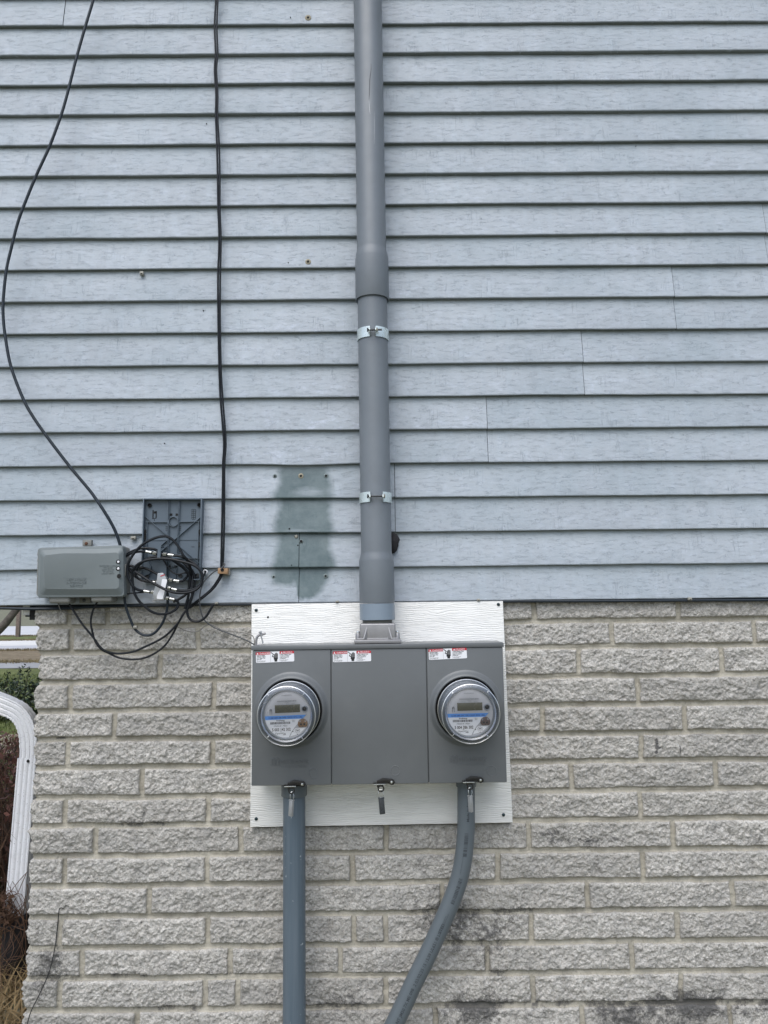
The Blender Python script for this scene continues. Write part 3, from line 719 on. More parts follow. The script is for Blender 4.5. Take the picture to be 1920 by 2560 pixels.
# ------------------------------------------------------------------ electricity meters
def meter(q, idx):
    c = BM @ Vector((q.x, YF, q.z)); ax = (0, -1, 0)
    lab = ['round electric meter in left socket reading 040414 with light brown optical port',
           'round electric meter in right socket with blank display and dark brown optical port'][idx]
    t = thing('electric_meter', lab, 'meter', c, 'round electric meters in the enclosure')
    part('base', MB().lathe([(0, .004), (.074, .004), (.0762, .006), (.0765, .020), (.075, .022), (0, .022)], c, ax, 64), m_inner, t)
    part('inner_drum', MB().lathe([(.0725, .020), (.0722, .050), (.070, .054), (.0655, .060), (.0650, .078), (.0635, .084), (.0615, .086), (.0600, .0845)], c, ax, 64), m_inner, t)
    fy = .0840
    M = Matrix.Translation(c) @ Matrix.Rotation(-ang-(R(1.6) if idx == 0 else R(.6)), 4, 'Y')
    R_ = .0598
    face = part('faceplate', MB().disc(M @ Vector((0, -fy, 0)), ax, R_, 72), m_face, t)
    def chord(z): return math.sqrt(max(0, .0585**2-z*z))
    # white name plate: lower left segment bounded by a sweeping curve
    curve = [(.050, -.0005), (.040, -.010), (.028, -.022), (.017, -.034), (.008, -.046), (.002, -.0575)]
    arc = []
    for k in range(25):
        z = -.0005-(.0570-.0)*k/24; arc.append((-chord(z), z))
    mb = MB(); n = 24
    def cx(z):
        for (x0, z0), (x1, z1) in zip(curve, curve[1:]):
            if z <= z0 and z >= z1: return x0+(x1-x0)*(z-z0)/(z1-z0)
        return curve[-1][0]
    for k in range(n):
        z0, z1 = -.0115-.0455*k/n, -.0115-.0455*(k+1)/n
        if -chord(z1) > cx(z1): break
        mb.add([(-chord(z0), -fy-.0006, z0), (cx(z0), -fy-.0006, z0), (cx(z1), -fy-.0006, z1), (-chord(z1), -fy-.0006, z1)], [(0, 1, 2, 3)], M)
    mb.add([(.019, -fy-.0006, -.035), (.046, -fy-.0006, -.035), (.030, -fy-.0006, -.049), (.006, -fy-.0006, -.055), (.010, -fy-.0006, -.046)], [(0, 1, 2, 3, 4)], M)
    part('name_plate', mb, m_white, face, recalc=False)
    mb = MB(); mb.add([(-chord(-.002), -fy-.0008, -.002), (.049, -fy-.0008, -.002), (.0385, -fy-.0008, -.0115), (-chord(-.0115), -fy-.0008, -.0115)], [(0, 1, 2, 3)], M)
    part('blue_band', mb, m_mblue, face, recalc=False)
    mb = MB(); mb.text('CL200 240V 3W TYPE C2SOD 30TA 1.0Kh', .0036, -.005, -.0088, -fy-.0011, M, xs=.95, bold=.0001); part('band_text', mb, m_mblue2, face, recalc=False)
    mb = MB()
    mb.text('FirstEnergy', .0032, -.018, -.0158, -fy-.0009, M, xs=1.05, bold=.0001)
    x = -.044; r_ = random.Random(5+idx)
    while x < .006:
        ww = r_.choice((.0006, .0006, .0011)); mb.box((x, -fy-.0009, -.0205), (ww, .0001, .0056), M=M); x += ww+r_.choice((.0005, .0008))
    mb.text('ITRON IP - MESH', .0034, -.018, -.0295, -fy-.0009, M, xs=.95)
    mb.text(['5 003 142 302', '5 004 386 302'][idx], .0073, -.0165, -.0405, -fy-.0009, M, xs=.80, bold=.0002)
    mb.text('OpenWay', .0042, -.019, -.0485, -fy-.0009, M, xs=1.1)
    mb.text('0000', .0018, -.018, -.0435, -fy-.0009, M); mb.box((-.009, -fy-.0009, -.0503), (.0075, .0001, .0012), M=M)
    mb.text('FM 2 S\nPM24\nMDL2', .0016, .0155, -.0150, -fy-.0009, M, xs=1.2)
    # terminal diagram
    for k in range(9):
        a = k*.7; mb.box((.0250+.0072*math.cos(a), -fy-.0009, -.0420+.0060*math.sin(a)), (.0016, .0001, .0007), M=M)
    for bx, bz, bw_, bh in ((.0250, -.0385, .011, .0006), (.0250, -.0450, .009, .0006), (.0200, -.0418, .0006, .006), (.0300, -.0418, .0006, .006), (.0250, -.0415, .006, .002), (.0130, -.0432, .0028, .0022), (.0245, -.0502, .0024, .0016)):
        mb.box((bx, -fy-.0009, bz), (bw_, .0001, bh), M=M)
    # arch mark left of the display
    pts = [(-.0450, .0015), (-.0450, .0125)]+[(-.0425-.0025*math.cos(k*math.pi/6), .0125+.0030*math.sin(k*math.pi/6)) for k in range(7)]+[(-.0400, .0125), (-.0400, .0015)]
    mb.tube([M @ Vector((x_, -fy-.0008, z_)) for x_, z_ in pts], .0004, 5, smooth=False)
    mb.tube([M @ Vector((-.0425+.0016*math.cos(k*math.pi/6), -fy-.0008, .0118+.0016*math.sin(k*math.pi/6))) for k in range(13)], .0003, 5, smooth=False)
    mb.text('+ +', .0030, .0445, .0028, -fy-.0009, M)
    part('printed_text', mb, m_ink, face, recalc=False)
    mb = MB(); mb.text('SOLID STATE ELECTRICITY METER', .0026, -.001, .0330, -fy-.0008, M, xs=.9, bold=.0001); mb.text('A 4-00414', .0018, -.001, .0295, -fy-.0008, M)
    mb.text('WATTHOUR', .0016, -.017, .0265, -fy-.0008, M); mb.text('MADE IN', .0016, .001, .0265, -fy-.0008, M); mb.text('METER 24', .0016, .016, .0265, -fy-.0008, M)
    mb.text('WARNING', .0030, -.001, .0475, -fy-.0008, M, xs=1.3); mb.box((.0165+.010, -fy-.0008, -.0280), (.0004, .0001, .012), M=M @ Matrix.Rotation(0, 4, 'Y'))
    for (x0, z0), (x1, z1) in zip(curve, curve[1:]):
        mb.tube([M @ Vector((x0+.0006, -fy-.0006, z0)), M @ Vector((x1+.0006, -fy-.0006, z1))], .00035, 4, smooth=False)
    part('faint_print', mb, m_inkfade, face, recalc=False)
    lcd = part('display', MB().box((.0005, -fy-.0004, .0150), (.0650, .0014, .0200), .0002, M), m_lcd, t, ['lit display reading 040414', 'blank display'][idx])
    if idx == 0:
        mb = MB(); SEG = {'0': 'abcdef', '1': 'bc', '4': 'fgbc'}
        def digit(ch, ox, oz, w_, h_, th):
            for sgm in SEG[ch]:
                cx_, cz_, sx_, sz_ = {'a': (.5, 1, 1, 0), 'g': (.5, .5, 1, 0), 'd': (.5, 0, 1, 0), 'f': (0, .75, 0, 1), 'b': (1, .75, 0, 1), 'e': (0, .25, 0, 1), 'c': (1, .25, 0, 1)}[sgm]
                x0 = ox+cx_*w_+(cz_-.5)*h_*.08; mb.box((x0, -fy-.0013, oz+cz_*h_), (w_*.86 if sx_ else th, .0001, h_*.44 if sz_ else th), M=M)
        for k, ch in enumerate('401'): digit(ch, -.0300+k*.0052, .0130, .0034, .0080, .0006)
        for k, ch in enumerate('040414'): digit(ch, -.0125+k*.0073, .0098, .0046, .0115, .0011)
        mb.box((-.0178, -fy-.0013, .0098), (.0066, .0001, .0018), M=M); mb.text('kWh', .0016, .017, .0070, -fy-.0013, M)
        part('digits', mb, m_lcdink, lcd, recalc=False)
    else:
        part('digits', MB().box((-.0145, -fy-.0013, .0095), (.0012, .0001, .0012), M=M), m_lcdink, lcd)
    o = M @ Vector((.0447, -fy, .0130))
    part('button_bezel', MB().lathe([(.0056, .004), (.0068, .005), (.0080, .003), (.0084, 0)], o, ax, 28), m_inner, t)
    part('reset_button', MB().lathe([(0, .0048), (.0040, .0045), (.0056, .003), (.0057, 0)], o, ax, 24), m_ink, t)
    o2 = (.0390, -.0240); pts = [(o2[0]+.0126*math.cos(R(a)), o2[1]+.0126*math.sin(R(a))) for a in range(-42, 223, 12)]
    pt = part('optical_port', MB().prism(pts, -fy-.0035, -fy, M, r=.0008), [m_port, m_port2][idx], t)
    for hx, hz, hr in ((-.0042, -.0015, .0027), (.0042, -.0015, .0027), (0, -.0068, .0013)): part('port_hole', MB().disc(M @ Vector((o2[0]+hx, -fy-.0037, o2[1]+hz)), ax, hr, 16), m_ink, pt, recalc=False)
    for hx, hz in ((-.0068, .0062), (.0068, .0062)):
        mb = MB().lathe([(.0008, .0001), (.0016, .0008), (.0022, .0001)], M @ Vector((o2[0]+hx, -fy-.0035, o2[1]+hz)), ax, 14)
        part('port_eyelet', mb, m_chrome, pt)
    # clear cover
    prof = [(.0782, .012), (.0785, .018), (.0775, .020), (.0770, .052), (.0768, .056), (.0752, .0585), (.0745, .062), (.0740, .094), (.0745, .0975), (.0748, .102), (.0735, .108), (.0705, .1115), (.0675, .1120), (.0655, .1095), (.0640, .1050), (.0625, .1030), (.0600, .1022), (0, .1022)]
    cvr = part('clear_cover', MB().lathe(prof, c, ax, 96), m_clear, t, ang=50)
    mb = MB()
    for k in range(4):
        a = R(45+90*k+(6, -4, 3, -8)[k]); u = Vector((math.cos(a), 0, math.sin(a)))
        mb.tube([c+u*.0630+Vector((0, -.1045, 0)), c+u*.0690+Vector((0, -.1132, 0)), c+u*.0742+Vector((0, -.1085, 0))], .0011, 6, 4)
    mb.lathe([(.0738, .1060), (.0751, .1070), (.0748, .1092), (.0732, .1098)], c, ax, 96); mb.lathe([(.0652, .1100), (.0640, .1080), (.0622, .1045)], c, ax, 96); mb.lathe([(.0742, .0960), (.0750, .0975), (.0747, .0990)], c, ax, 96)
    mb.lathe([(.0774, .0195), (.0790, .0200), (.0788, .0215), (.0776, .0218)], c, ax, 96)
    part('cover_rib', mb, m_rib, cvr)
meter(mc[0], 0); meter(mc[1], 1)

# ------------------------------------------------------------------ riser conduit
YP = -.065
pa, pb = P(918.2, -60, YP), P(942.7, 1500, YP); dv = (pa-pb).normalized()
def onp(py):                                       # point on the riser axis seen at photo row py
    a = P(930, py, YP); t = (a.z-pb.z)/dv.z; return pb+dv*t
r0 = .0436
riser = thing('conduit_riser', 'tall grey plastic conduit climbing the siding above the enclosure, with two bell joints', 'conduit', onp(1556))
def run(py0, py1, prof, m, nm, root, n=64):
    o = onp(py0); Ln = (onp(py1)-o).length; return part(nm, MB().lathe([(r, h*Ln) for r, h in prof], o, dv, n), m, root)
h_top = (5.0-onp(763).z)
o = onp(752)
Lb_ = (onp(650)-o).length
part('upper_pipe', MB().lathe([(r0*.98, .004), (r0+.0052, .0), (r0+.0060, .002), (r0+.0058, Lb_), (r0+.0054, Lb_+.004), (r0+.0035, Lb_+.016), (r0+.0010, Lb_+.025), (r0, Lb_+.033), (r0, 3.1)], o, dv, 64), m_pvc, riser)
o = onp(1508); L1 = (onp(1403)-o).length; L2 = (onp(750)-o).length
part('lower_pipe', MB().lathe([(.046, .0012), (.0492, .0), (.0496, .0015), (.0492, L1), (.0486, L1+.004), (.0465, L1+.013), (r0+.0008, L1+.020), (r0, L1+.026), (r0, L2)], o, dv, 64), m_pvc, riser)
o = onp(1550); L1 = (onp(1509)-o).length
part('adapter', MB().lathe([(.040, 0), (.0485, 0), (.0494, .001), (.0494, L1-.0006), (.0480, L1)], o, dv, 64), m_pvcb, riser)
o = onp(1560); L1 = (onp(1550)-o).length
prof = []
for k in range(9): prof.append((.0425 if k % 2 else .0408, L1*k/8))
part('thread', MB().lathe(prof, o, dv, 48), m_nid2, riser)
mb = MB()
# scratches on the upper pipe
def scratch(pts, wd=.0006, Yo=0):
    out = []
    for (px, py) in pts:
        a = P(px, py, YP); ax_ = onp(py); dx = a.x-ax_.x; out.append(Vector((ax_.x+dx*.955, YP-math.sqrt(max(1e-6, r0**2-dx*dx))-.0002, a.z)))
    return MB().tube(out, lambda t: wd*(.3+.7*math.sin(math.pi*t)), 5, 4)
part('scratch', scratch([(928.5, 183), (928, 200), (925, 222), (924.5, 245), (923.5, 262), (923, 272)], .0011), m_inkgrey, riser)
part('scratch', scratch([(923, 275), (924.5, 295), (926, 308)], .0006), m_silver, riser)
part('scratch', scratch([(936.5, 300), (936.8, 340), (936.5, 380)], .0004), m_silver, riser)
hub = thing('conduit_hub', 'cast metal hub bolted to the enclosure top under the riser conduit', 'conduit hub', onp(1602))
oh = onp(1600); zt_ = onp(1559.5).z; zb_ = (BM @ Vector((BW*.5, 0, 0))).z+.001
mb = MB(); bx = oh.x+.0003
mb.box((bx, YP+.002, zb_+.0055), (.1290, .116, .0105), .0022)
mb.box((bx, YP+.002, zb_+.0125), (.116, .104, .006), .0022)
mb.box((bx, YP, (zb_+zt_)/2+.004), (.0985, .0985, zt_-zb_-.004), .0045, seg=4)
part('casting', mb, m_cast, hub)
for s_ in (-1, 1):
    xx = bx+s_*.0285; mb = MB()
    mb.add([(xx-.0015, YP-.0480, zt_-.004), (xx+.0015, YP-.0480, zt_-.004), (xx+.0015+s_*.010, YP-.0570, zb_+.013), (xx-.0015+s_*.010, YP-.0570, zb_+.013), (xx-.0015, YP-.0480, zb_+.013), (xx+.0015, YP-.0480, zb_+.013)], [(0, 1, 2, 3), (0, 3, 4), (1, 5, 2), (3, 2, 5, 4)]); part('rib', mb, m_cast, hub)
for s_ in (-1, 1):
    q = Vector((bx+s_*.0540, YP-.034, zb_+.012)); mb = MB().lathe([(.0075, 0), (.0070, .0150), (.0062, .0160), (0, .0160)], q, (0, 0, 1), 20)
    bs = part('boss', mb, m_cast, hub)
    part('screw', MB().lathe([(.0045, .016), (.0047, .0185), (.0038, .0215), (0, .0222)], q, (0, 0, 1), 14), m_chrome, bs)
# straps
def strap(py, gap_l, gap_r, idx, hgt=.030):
    c = onp(py); rs = r0+.0014; lab = ['shiny zinc pipe strap just below the upper bell joint', 'shiny zinc pipe strap with long bolt above the lower bell joint'][idx]
    t = thing('pipe_strap', lab, 'strap', c, 'zinc straps round the riser conduit')
    for s_, gp in ((-1, gap_l), (1, gap_r)):
        mb = MB(); n = 22; a0 = math.asin(gp/rs); a1 = R(100); vs = []; fs = []
        for k in range(n+1):
            a = a0+(a1-a0)*k/n
            for (rr_, hh) in ((rs, -hgt/2), (rs+.0016, -hgt/2), (rs+.0016, hgt/2), (rs, hgt/2)):
                vs.append(c+Vector((s_*rr_*math.sin(a), -rr_*math.cos(a), hh)))
        for k in range(n):
            for j in range(4): fs.append((k*4+j, k*4+(j+1) % 4, (k+1)*4+(j+1) % 4, (k+1)*4+j))
        mb.add(vs, fs)
        xg_ = c.x+s_*gp; yg_ = c.y-rs*math.cos(a0)
        mb.prism([(0, 0), (.004, .0), (.020, .006), (.024, .011), (.020, .0195), (.004, .028), (0, .028)], -.0008, .0008, Matrix.Translation((xg_, yg_+.002, c.z-.014)) @ Matrix.Rotation(R(-90), 4, 'Z'))
        part('band', mb, m_zinc, t)
    yb_ = c.y-rs*math.cos(math.asin(gap_l/rs))-.011; x0, x1 = c.x-gap_l-.005, c.x+gap_r+(.018 if idx == 0 else .004)
    part('bolt', MB().tube([(x0, yb_, c.z), (x1, yb_, c.z)], .0028, 12, smooth=False).tube([(x0-.003, yb_, c.z), (x0+.001, yb_, c.z)], .0058, 6, smooth=False), m_sealdark, t)
    part('nut', MB().tube([(c.x+gap_r+.001, yb_, c.z), (c.x+gap_r+.006, yb_, c.z)], .0062, 6, smooth=False), m_chrome, t)
strap(841, .0085, .0085, 0, .031); strap(1247, .0150, .0215, 1, .029)
# duct seal
p = P(982, 1357, -.005)
mb = MB().lathe([(0, .021), (.010, .0195), (.0195, .014), (.0245, .006), (.026, 0), (.026, -.006)], p, (0, -1, 0), 24)
for v in mb.v: v.z = p.z+(v.z-p.z)*(1.12 if v.z > p.z else 1.2); v.y = p.y+(v.y-p.y)*.5; v.x = p.x+(v.x-p.x)*(.82 if v.z > p.z else .62)+random.uniform(-.0014, .0014); v.z += random.uniform(-.001, .001)
solo('rubber_plug', mb, m_putty, 'black rubbery plug half hidden behind the riser conduit above its lower bell', 'plug', p)

# ------------------------------------------------------------------ lower conduits
g = NT('weathered_blue_pvc')
st = g.noise(1, 4, .6, None, (60, 60, 2.2)); c = g.mix(g.ramp(st, .35, .65), (.078, .108, .135), (.112, .142, .17))
c = g.mix(g.ramp(g.noise(1, 5, .7, None, (110, 110, 5)), .6, .7, 0, .55), c, (.06, .085, .11)); c = g.mix(g.ramp(g.noise(70, 2), .70, .74), c, (.42, .45, .46))
g.set(Base_Color=c, Roughness=.45); m_pvcw = g.m
m_pvcd = mat('slate_grey_pvc', (.108, .128, .142), .42, var=.05, vs=8, spec=.45)
YC1 = -.066
a, b = P(735.5, 1975, YC1), P(735.8, 2560, YC1); dd = (b-a).normalized(); b2 = a+dd*((a.z+.05)/-dd.z)
con1 = thing('straight_conduit', 'straight blue-grey plastic conduit running down from the enclosure, left side', 'conduit', Vector((b2.x, b2.y, 0)))
part('pipe', MB().tube([a+Vector((0, 0, .015)), b2], .0302, 40, smooth=False), m_pvcw, con1)
part('coupling', MB().lathe([(.0310, 0), (.0345, 0), (.0352, .001), (.0352, .030), (.030, .032)], a+Vector((0, 0, -.014)), (0, 0, 1), 48), m_pvcd, con1)
YC2 = -.060
cl = [(1165.3, 1960), (1165.3, 2000), (1165.3, 2040), (1165, 2071), (1162.5, 2110), (1157, 2156), (1148.5, 2195), (1136, 2233), (1121, 2271), (1104, 2310), (1087, 2348), (1069, 2387), (1050, 2425), (1031, 2464), (1010, 2510), (986, 2560), (960, 2612)]
pts = [P(x_, y_, YC2) for x_, y_ in cl]; e = pts[-1]; dd = (pts[-1]-pts[-3]).normalized(); pts.append(e+dd*.12); pts.append(Vector((e.x+dd.x*.22, YC2, e.z-.30))); pts.append(Vector((e.x+dd.x*.24, YC2, -.05)))
con2 = thing('curved_conduit', 'grey plastic conduit sweeping down leftward from the right cover, printed with lettering', 'conduit', Vector((pts[-1].x, YC2, 0)))
part('pipe', MB().tube(pts, .0241, 40, 5), m_pvcd, con2)
part('coupling', MB().lathe([(.0250, 0), (.0272, 0), (.0276, .001), (.0276, .018)], pts[0]+Vector((0, 0, -.006)), (0, 0, 1), 40), m_pvcd, con2)
cr = crom(pts, 12); sl = [0]
for k in range(1, len(cr)): sl.append(sl[-1]+(cr[k]-cr[k-1]).length)
def row2s(py):
    z = P(1100, py, YC2).z
    for k in range(len(cr)-1):
        if cr[k].z >= z >= cr[k+1].z: return sl[k]+(sl[k+1]-sl[k])*(cr[k].z-z)/(cr[k].z-cr[k+1].z)
    return sl[-1]
def onpipe(s_, v_, r=.0241+.0003):
    s_ = max(0, min(sl[-1]-1e-4, s_)); k = int(np.searchsorted(sl, s_))-1; k = max(0, k); f = (s_-sl[k])/(sl[k+1]-sl[k]); c_ = cr[k].lerp(cr[k+1], f)
    k2 = min(k+2, len(cr)-1); T = (cr[k2]-cr[max(k-1, 0)]).normalized(); Nn = Vector((-T.z, 0, T.x)); Nn = Nn if Nn.x < 0 else -Nn
    a = v_/r; return c_+Nn*math.sin(a)*r+Vector((0, -1, 0))*math.cos(a)*r
def pipe_text(mb, txt, h, py_bottom, v0, xs=1.0, bold=0):
    s0 = row2s(py_bottom); mb.text(txt, h, 0, 0, 0, align='LEFT', xs=xs, fn=lambda v: onpipe(s0-v.x, v0+v.z), bold=bold)
mb = MB()
pipe_text(mb, 'Made in America', .0072, 2050, -.006, 1.05, .00015)
def barcode(py1, py0, v0, v1, seed):
    r_ = random.Random(seed); s0, s1 = row2s(py1), row2s(py0); s_ = s1
    while s_ < s0:
        ww = r_.choice((.0009, .0016, .0024)); q = [onpipe(s_, v0), onpipe(s_, (v0+v1)/2), onpipe(s_, v1), onpipe(s_+ww, v1), onpipe(s_+ww, (v0+v1)/2), onpipe(s_+ww, v0)]
        mb.add(q, [(0, 1, 4, 5), (1, 2, 3, 4)]); s_ += ww+r_.choice((.0009, .0014, .0022))
barcode(2136, 2078, -.0045, .0060, 1); barcode(2252, 2190, -.0045, .0055, 2)
pipe_text(mb, 'JM50 RIGID NONMETALLIC CONDUIT', .0022, 2180, .004); pipe_text(mb, 'SCHEDULE 40 PVC 90C WIRE MAX', .0022, 2325, .002); pipe_text(mb, 'ABOVEGROUND UNDERGROUND USE', .0022, 2325, -.002)
pipe_text(mb, 'SUNLIGHT RESISTANT JM50 7X ME 09B  2 03/02/25 15 15:39 UL651 \u00ae LISTED', .0082, 2632, -.003, .97, .00015)
part('printed_text', mb, m_inkgrey, con2, recalc=False)

# ------------------------------------------------------------------ network interface box
YN = -.082
def A(x, y, Y): return P(x*.3858, 1200+y*.3858, Y)
nid = thing('interface_box', 'grey-green plastic network interface box with embossed lid on the siding at left', 'utility box', A(530, 770, -.04))
def quad(pts, Y): return [((q := A(x_, y_, Y)).x, q.z) for x_, y_ in pts]
def rounded(pts, r, n=4):
    out = []; m_ = len(pts)
    for i in range(m_):
        p_ = Vector(pts[i]); a_ = Vector(pts[i-1]); b_ = Vector(pts[(i+1) % m_]); u = (a_-p_).normalized(); v = (b_-p_).normalized()
        for k in range(n+1):
            t = k/n; out.append(tuple((p_+u*r)*(1-t)**2+p_*2*t*(1-t)+(p_+v*r)*t*t))
    return out
part('base', MB().prism(rounded(quad([(272, 446), (822, 432), (826, 748), (262, 754)], -.02), .008), -.046, .010), m_nid2, nid)
lid = part('lid', MB().prism(rounded(quad([(256, 440), (804, 424), (812, 756), (250, 764)], YN+.02), .010), YN+.010, YN+.038, r=.003), m_nid, nid)
def arcrect(x0, y0, x1, y1, r, bow, Y, tl=0):
    c_ = [(x0, y0+tl), (x1, y0), (x1, y1), (x0, y1)]; out = []
    for (cx_, cy_, a0) in ((x1-r, y0+r, -90), (x1-r, y1-r, 0), (x0+r, y1-r, 90), (x0+r, y0+r+tl, 180)):
        for k in range(6): a_ = R(a0+18*k); out.append((cx_+r*math.cos(a_), cy_+r*math.sin(a_)))
        if a0 == 0: out += [((x0+x1)/2+t*.25*(x0-x1), y1-(-1)*bow*(1-abs(t)*.6)) for t in (-1, 0, 1)]
        if a0 == 180: out += [((x0+x1)/2+t*.25*(x0-x1), y0+tl*.35-bow*.2) for t in (1, 0, -1)]
    return [((q := A(x_, y_, Y)).x, q.z) for x_, y_ in out]
mb = MB(); o_ = arcrect(258, 440, 800, 747, 26, 0, YN+.011, 14); i_ = arcrect(284, 470, 770, 705, 22, 2, YN, 16)
vs = [(x_, YN+.0105, z_) for x_, z_ in o_]+[(x_, YN, z_) for x_, z_ in i_]; n = len(o_)
mb.add(vs, [(k, (k+1) % n, n+(k+1) % n, n+k) for k in range(n)]+[tuple(range(n, 2*n))])
part('lid_panel', mb, m_nid, lid, ang=25)
mb = MB(); q = A(495, 652, YN)
for k, s_ in enumerate(('NETWORK', 'INTERFACE', 'DEVICE')): mb.text(s_, .0060, q.x, q.z-.0085*k, YN, ext=.0013, xs=1.3)
mb.box((A(495, 634, YN).x, YN-.0002, A(495, 634, YN).z), (.075, .0007, .0006)); q = A(700, 560, YN)
for k, s_ in enumerate(('CUSTOMER ACCESS', 'TEST JACK', 'OPEN COVER', 'TO SERVICE', 'DISCONNECT')): mb.text(s_, .0036, q.x, q.z-.0054*k, YN, ext=.0008, xs=1.1)
part('raised_lettering', mb, m_nid, lid)
for k, (x_, y_) in enumerate(((765, 530), (765, 574), (771, 623))):
    q = A(x_, y_, YN-.001); h = part('keyhole', MB().disc(q+Vector((0, .0003, 0)), (0, -1, 0), .0062, 20), m_gap, lid, recalc=False)
    if k < 2: part('screw_head', MB().lathe([(0, .001), (.0032 if k == 0 else .0022, .0006), (.0034, 0)], q+Vector((.0008, -.0005, 0)), (0, -1, 0), 14), m_white, h)
mb = MB()
for y_ in (480, 520, 560, 630, 700): q = A(254, y_, YN+.02); mb.box((q.x, YN+.022, q.z), (.006, .016, .010), .001)
part('hinge', mb, m_nid2, nid)
for k, (x0, x1, y1) in enumerate(((325, 470, 800), (595, 742, 792))):
    part('cable_port', MB().box(((A(x0, 770, -.05).x+A(x1, 770, -.05).x)/2, -.04, (A(x0, 740, -.05).z+A(x0, y1, -.05).z)/2), (A(x1, 770, -.05).x-A(x0, 770, -.05).x-.004, .052, A(x0, 740, -.05).z-A(x0, y1, -.05).z), .007, seg=3), m_nid2, nid)
for (x_, y_, w_, h_) in ((569, 409, .026, .018), (555, 775, .032, .020)):
    q = A(x_, y_, -.006); tb = part('mounting_tab', MB().box((q.x, -.006, q.z), (w_, .014, h_), .0015), m_nid2, nid)
    part('screw', MB().lathe([(0, .003), (.004, .002), (.005, 0)], q+Vector((-.002, -.0072, -.002)), (0, -1, 0), 14), m_rust if y_ < 500 else m_sealdark, tb)
mb = MB(); q = A(815, 585, -.05)
mb.box((q.x, -.052, q.z), (.006, .016, .034), .001); part('lid_hasp', mb, m_nid2, nid)

# ------------------------------------------------------------------ open slate tray (missing its lid)
def Bq(x, y, Y): return P(290+x*.1748, 1260+y*.1748, Y)
tray = thing('open_enclosure_tray', 'slate-blue plastic enclosure back without a lid, ribbed, behind coiled cables', 'utility box', Bq(800, 1080, -.01))
YT = -.012
def q2(pts, Y): return [((q := Bq(x_, y_, Y)).x, q.z) for x_, y_ in pts]
oc = [(418, -62), (1238, -62), (1215, 1082), (388, 1082)]
part('back_plate', MB().prism(q2(oc, YT), YT, .008), m_tray, tray)
mb = MB()
def ribl(a, b, wd=.0022, dp=.010, y=YT):
    p0, p1 = Bq(*a, y), Bq(*b, y); d = (p1-p0); ln = d.length; an = math.atan2(d.z, d.x)
    M = Matrix.Translation((p0+p1)/2) @ Matrix.Rotation(-an, 4, 'Y'); mb.box((0, -dp/2, 0), (ln, dp, wd), .0003, M)
for a, b in zip(oc, oc[1:]+oc[:1]): ribl(a, b, .0028, .016)
part('rim', mb, m_tray, tray)
mb = MB()
for a, b in (((752, -40), (735, 1080)), ((768, -40), (752, 1080)), ((905, -40), (880, 700)), ((920, -40), (892, 700)), ((430, 262), (745, 262)), ((905, 260), (1215, 250)), ((405, 520), (460, 520)), ((400, 780), (1210, 778)),
             ((425, 180), (1195, 850)), ((1215, 190), (640, 690)), ((455, 265), (435, 1000)), ((1190, 255), (1175, 860)), ((600, 640), (760, 500)), ((640, 950), (740, 950)), ((870, 920), (865, 1075)), ((750, 920), (890, 880))):
    ribl(a, b, .0013, .0065)
for a, b in (((890, 515), (1205, 512)), ((460, 520), (735, 518))): ribl(a, b, .0006, .002)
q = Bq(825, 255, YT); mb.lathe([(.0132, .0), (.0132, .006), (.0146, .006), (.0146, 0)], q, (0, -1, 0), 36)
part('rib', mb, m_tray, tray)
mb = MB()
for (x_, y_, w_, h_) in ((780, 150, 46, 34), (872, 150, 46, 34), (762, 890, 40, 34), (850, 890, 46, 34)):
    q = Bq(x_, y_, YT-.003); mb.box((q.x, YT-.0008, q.z), (w_*.0002, .0012, h_*.00018), .0005)
for x_ in (716, 732, 910, 926):
    for y_ in (325, 350, 375, 680, 705): q = Bq(x_, y_, YT); mb.box((q.x, YT-.0004, q.z), (.0016, .0008, .0024))
for k in range(6): q = Bq(1110, 80+k*28, YT); mb.box((q.x, YT-.0004, q.z), (.013 if k < 5 else .009, .0008, .0007))
for x_ in (1085, 1110, 1138): q = Bq(x_, 145, YT); mb.box((q.x, YT-.0004, q.z), (.0007, .0008, .028))
for (x_, y_, w_, h_) in ((530, 150, .003, .026), (562, 120, .008, .006), (575, 150, .003, .020), (548, 205, .012, .001), (548, 225, .001, .008), (1100, 612, .009, .0008)): q = Bq(x_, y_, YT); mb.box((q.x, YT-.0004, q.z), (w_, .0008, h_))
q = Bq(825, 255, YT); mb.lathe([(.0122, .0006), (.0128, .0008), (.0132, .0006)], q, (0, -1, 0), 36)
for (x_, y_) in ((428, 400), (428, 480), (1200, 400), (1200, 580)): q = Bq(x_, y_, YT); mb.box((q.x, YT-.006, q.z), (.004, .006, .013))
part('slot', mb, m_gap, tray)
for (x_, y_, m_) in ((485, 20, m_gap), (1195, 15, m_gap), (450, 1035, m_sealdark), (1165, 1020, m_sealdark), (922, 1025, m_sealdark)):
    q = Bq(x_, y_, YT); b_ = part('screw_boss', MB().lathe([(0, .0004), (.0040, .0004), (.0048, .006), (.0056, .006), (.0058, 0)], q, (0, -1, 0), 20), m_, tray)
mb = MB(); mb.prism(rounded(q2([(640, 820), (700, 790), (740, 830), (740, 1010), (655, 1070), (640, 960)], YT), .004), YT-.014, YT); mb.prism(rounded(q2([(395, 830), (470, 810), (520, 900), (500, 1000), (395, 1040)], YT), .004), YT-.012, YT)
part('cable_guide', mb, m_tray, tray)

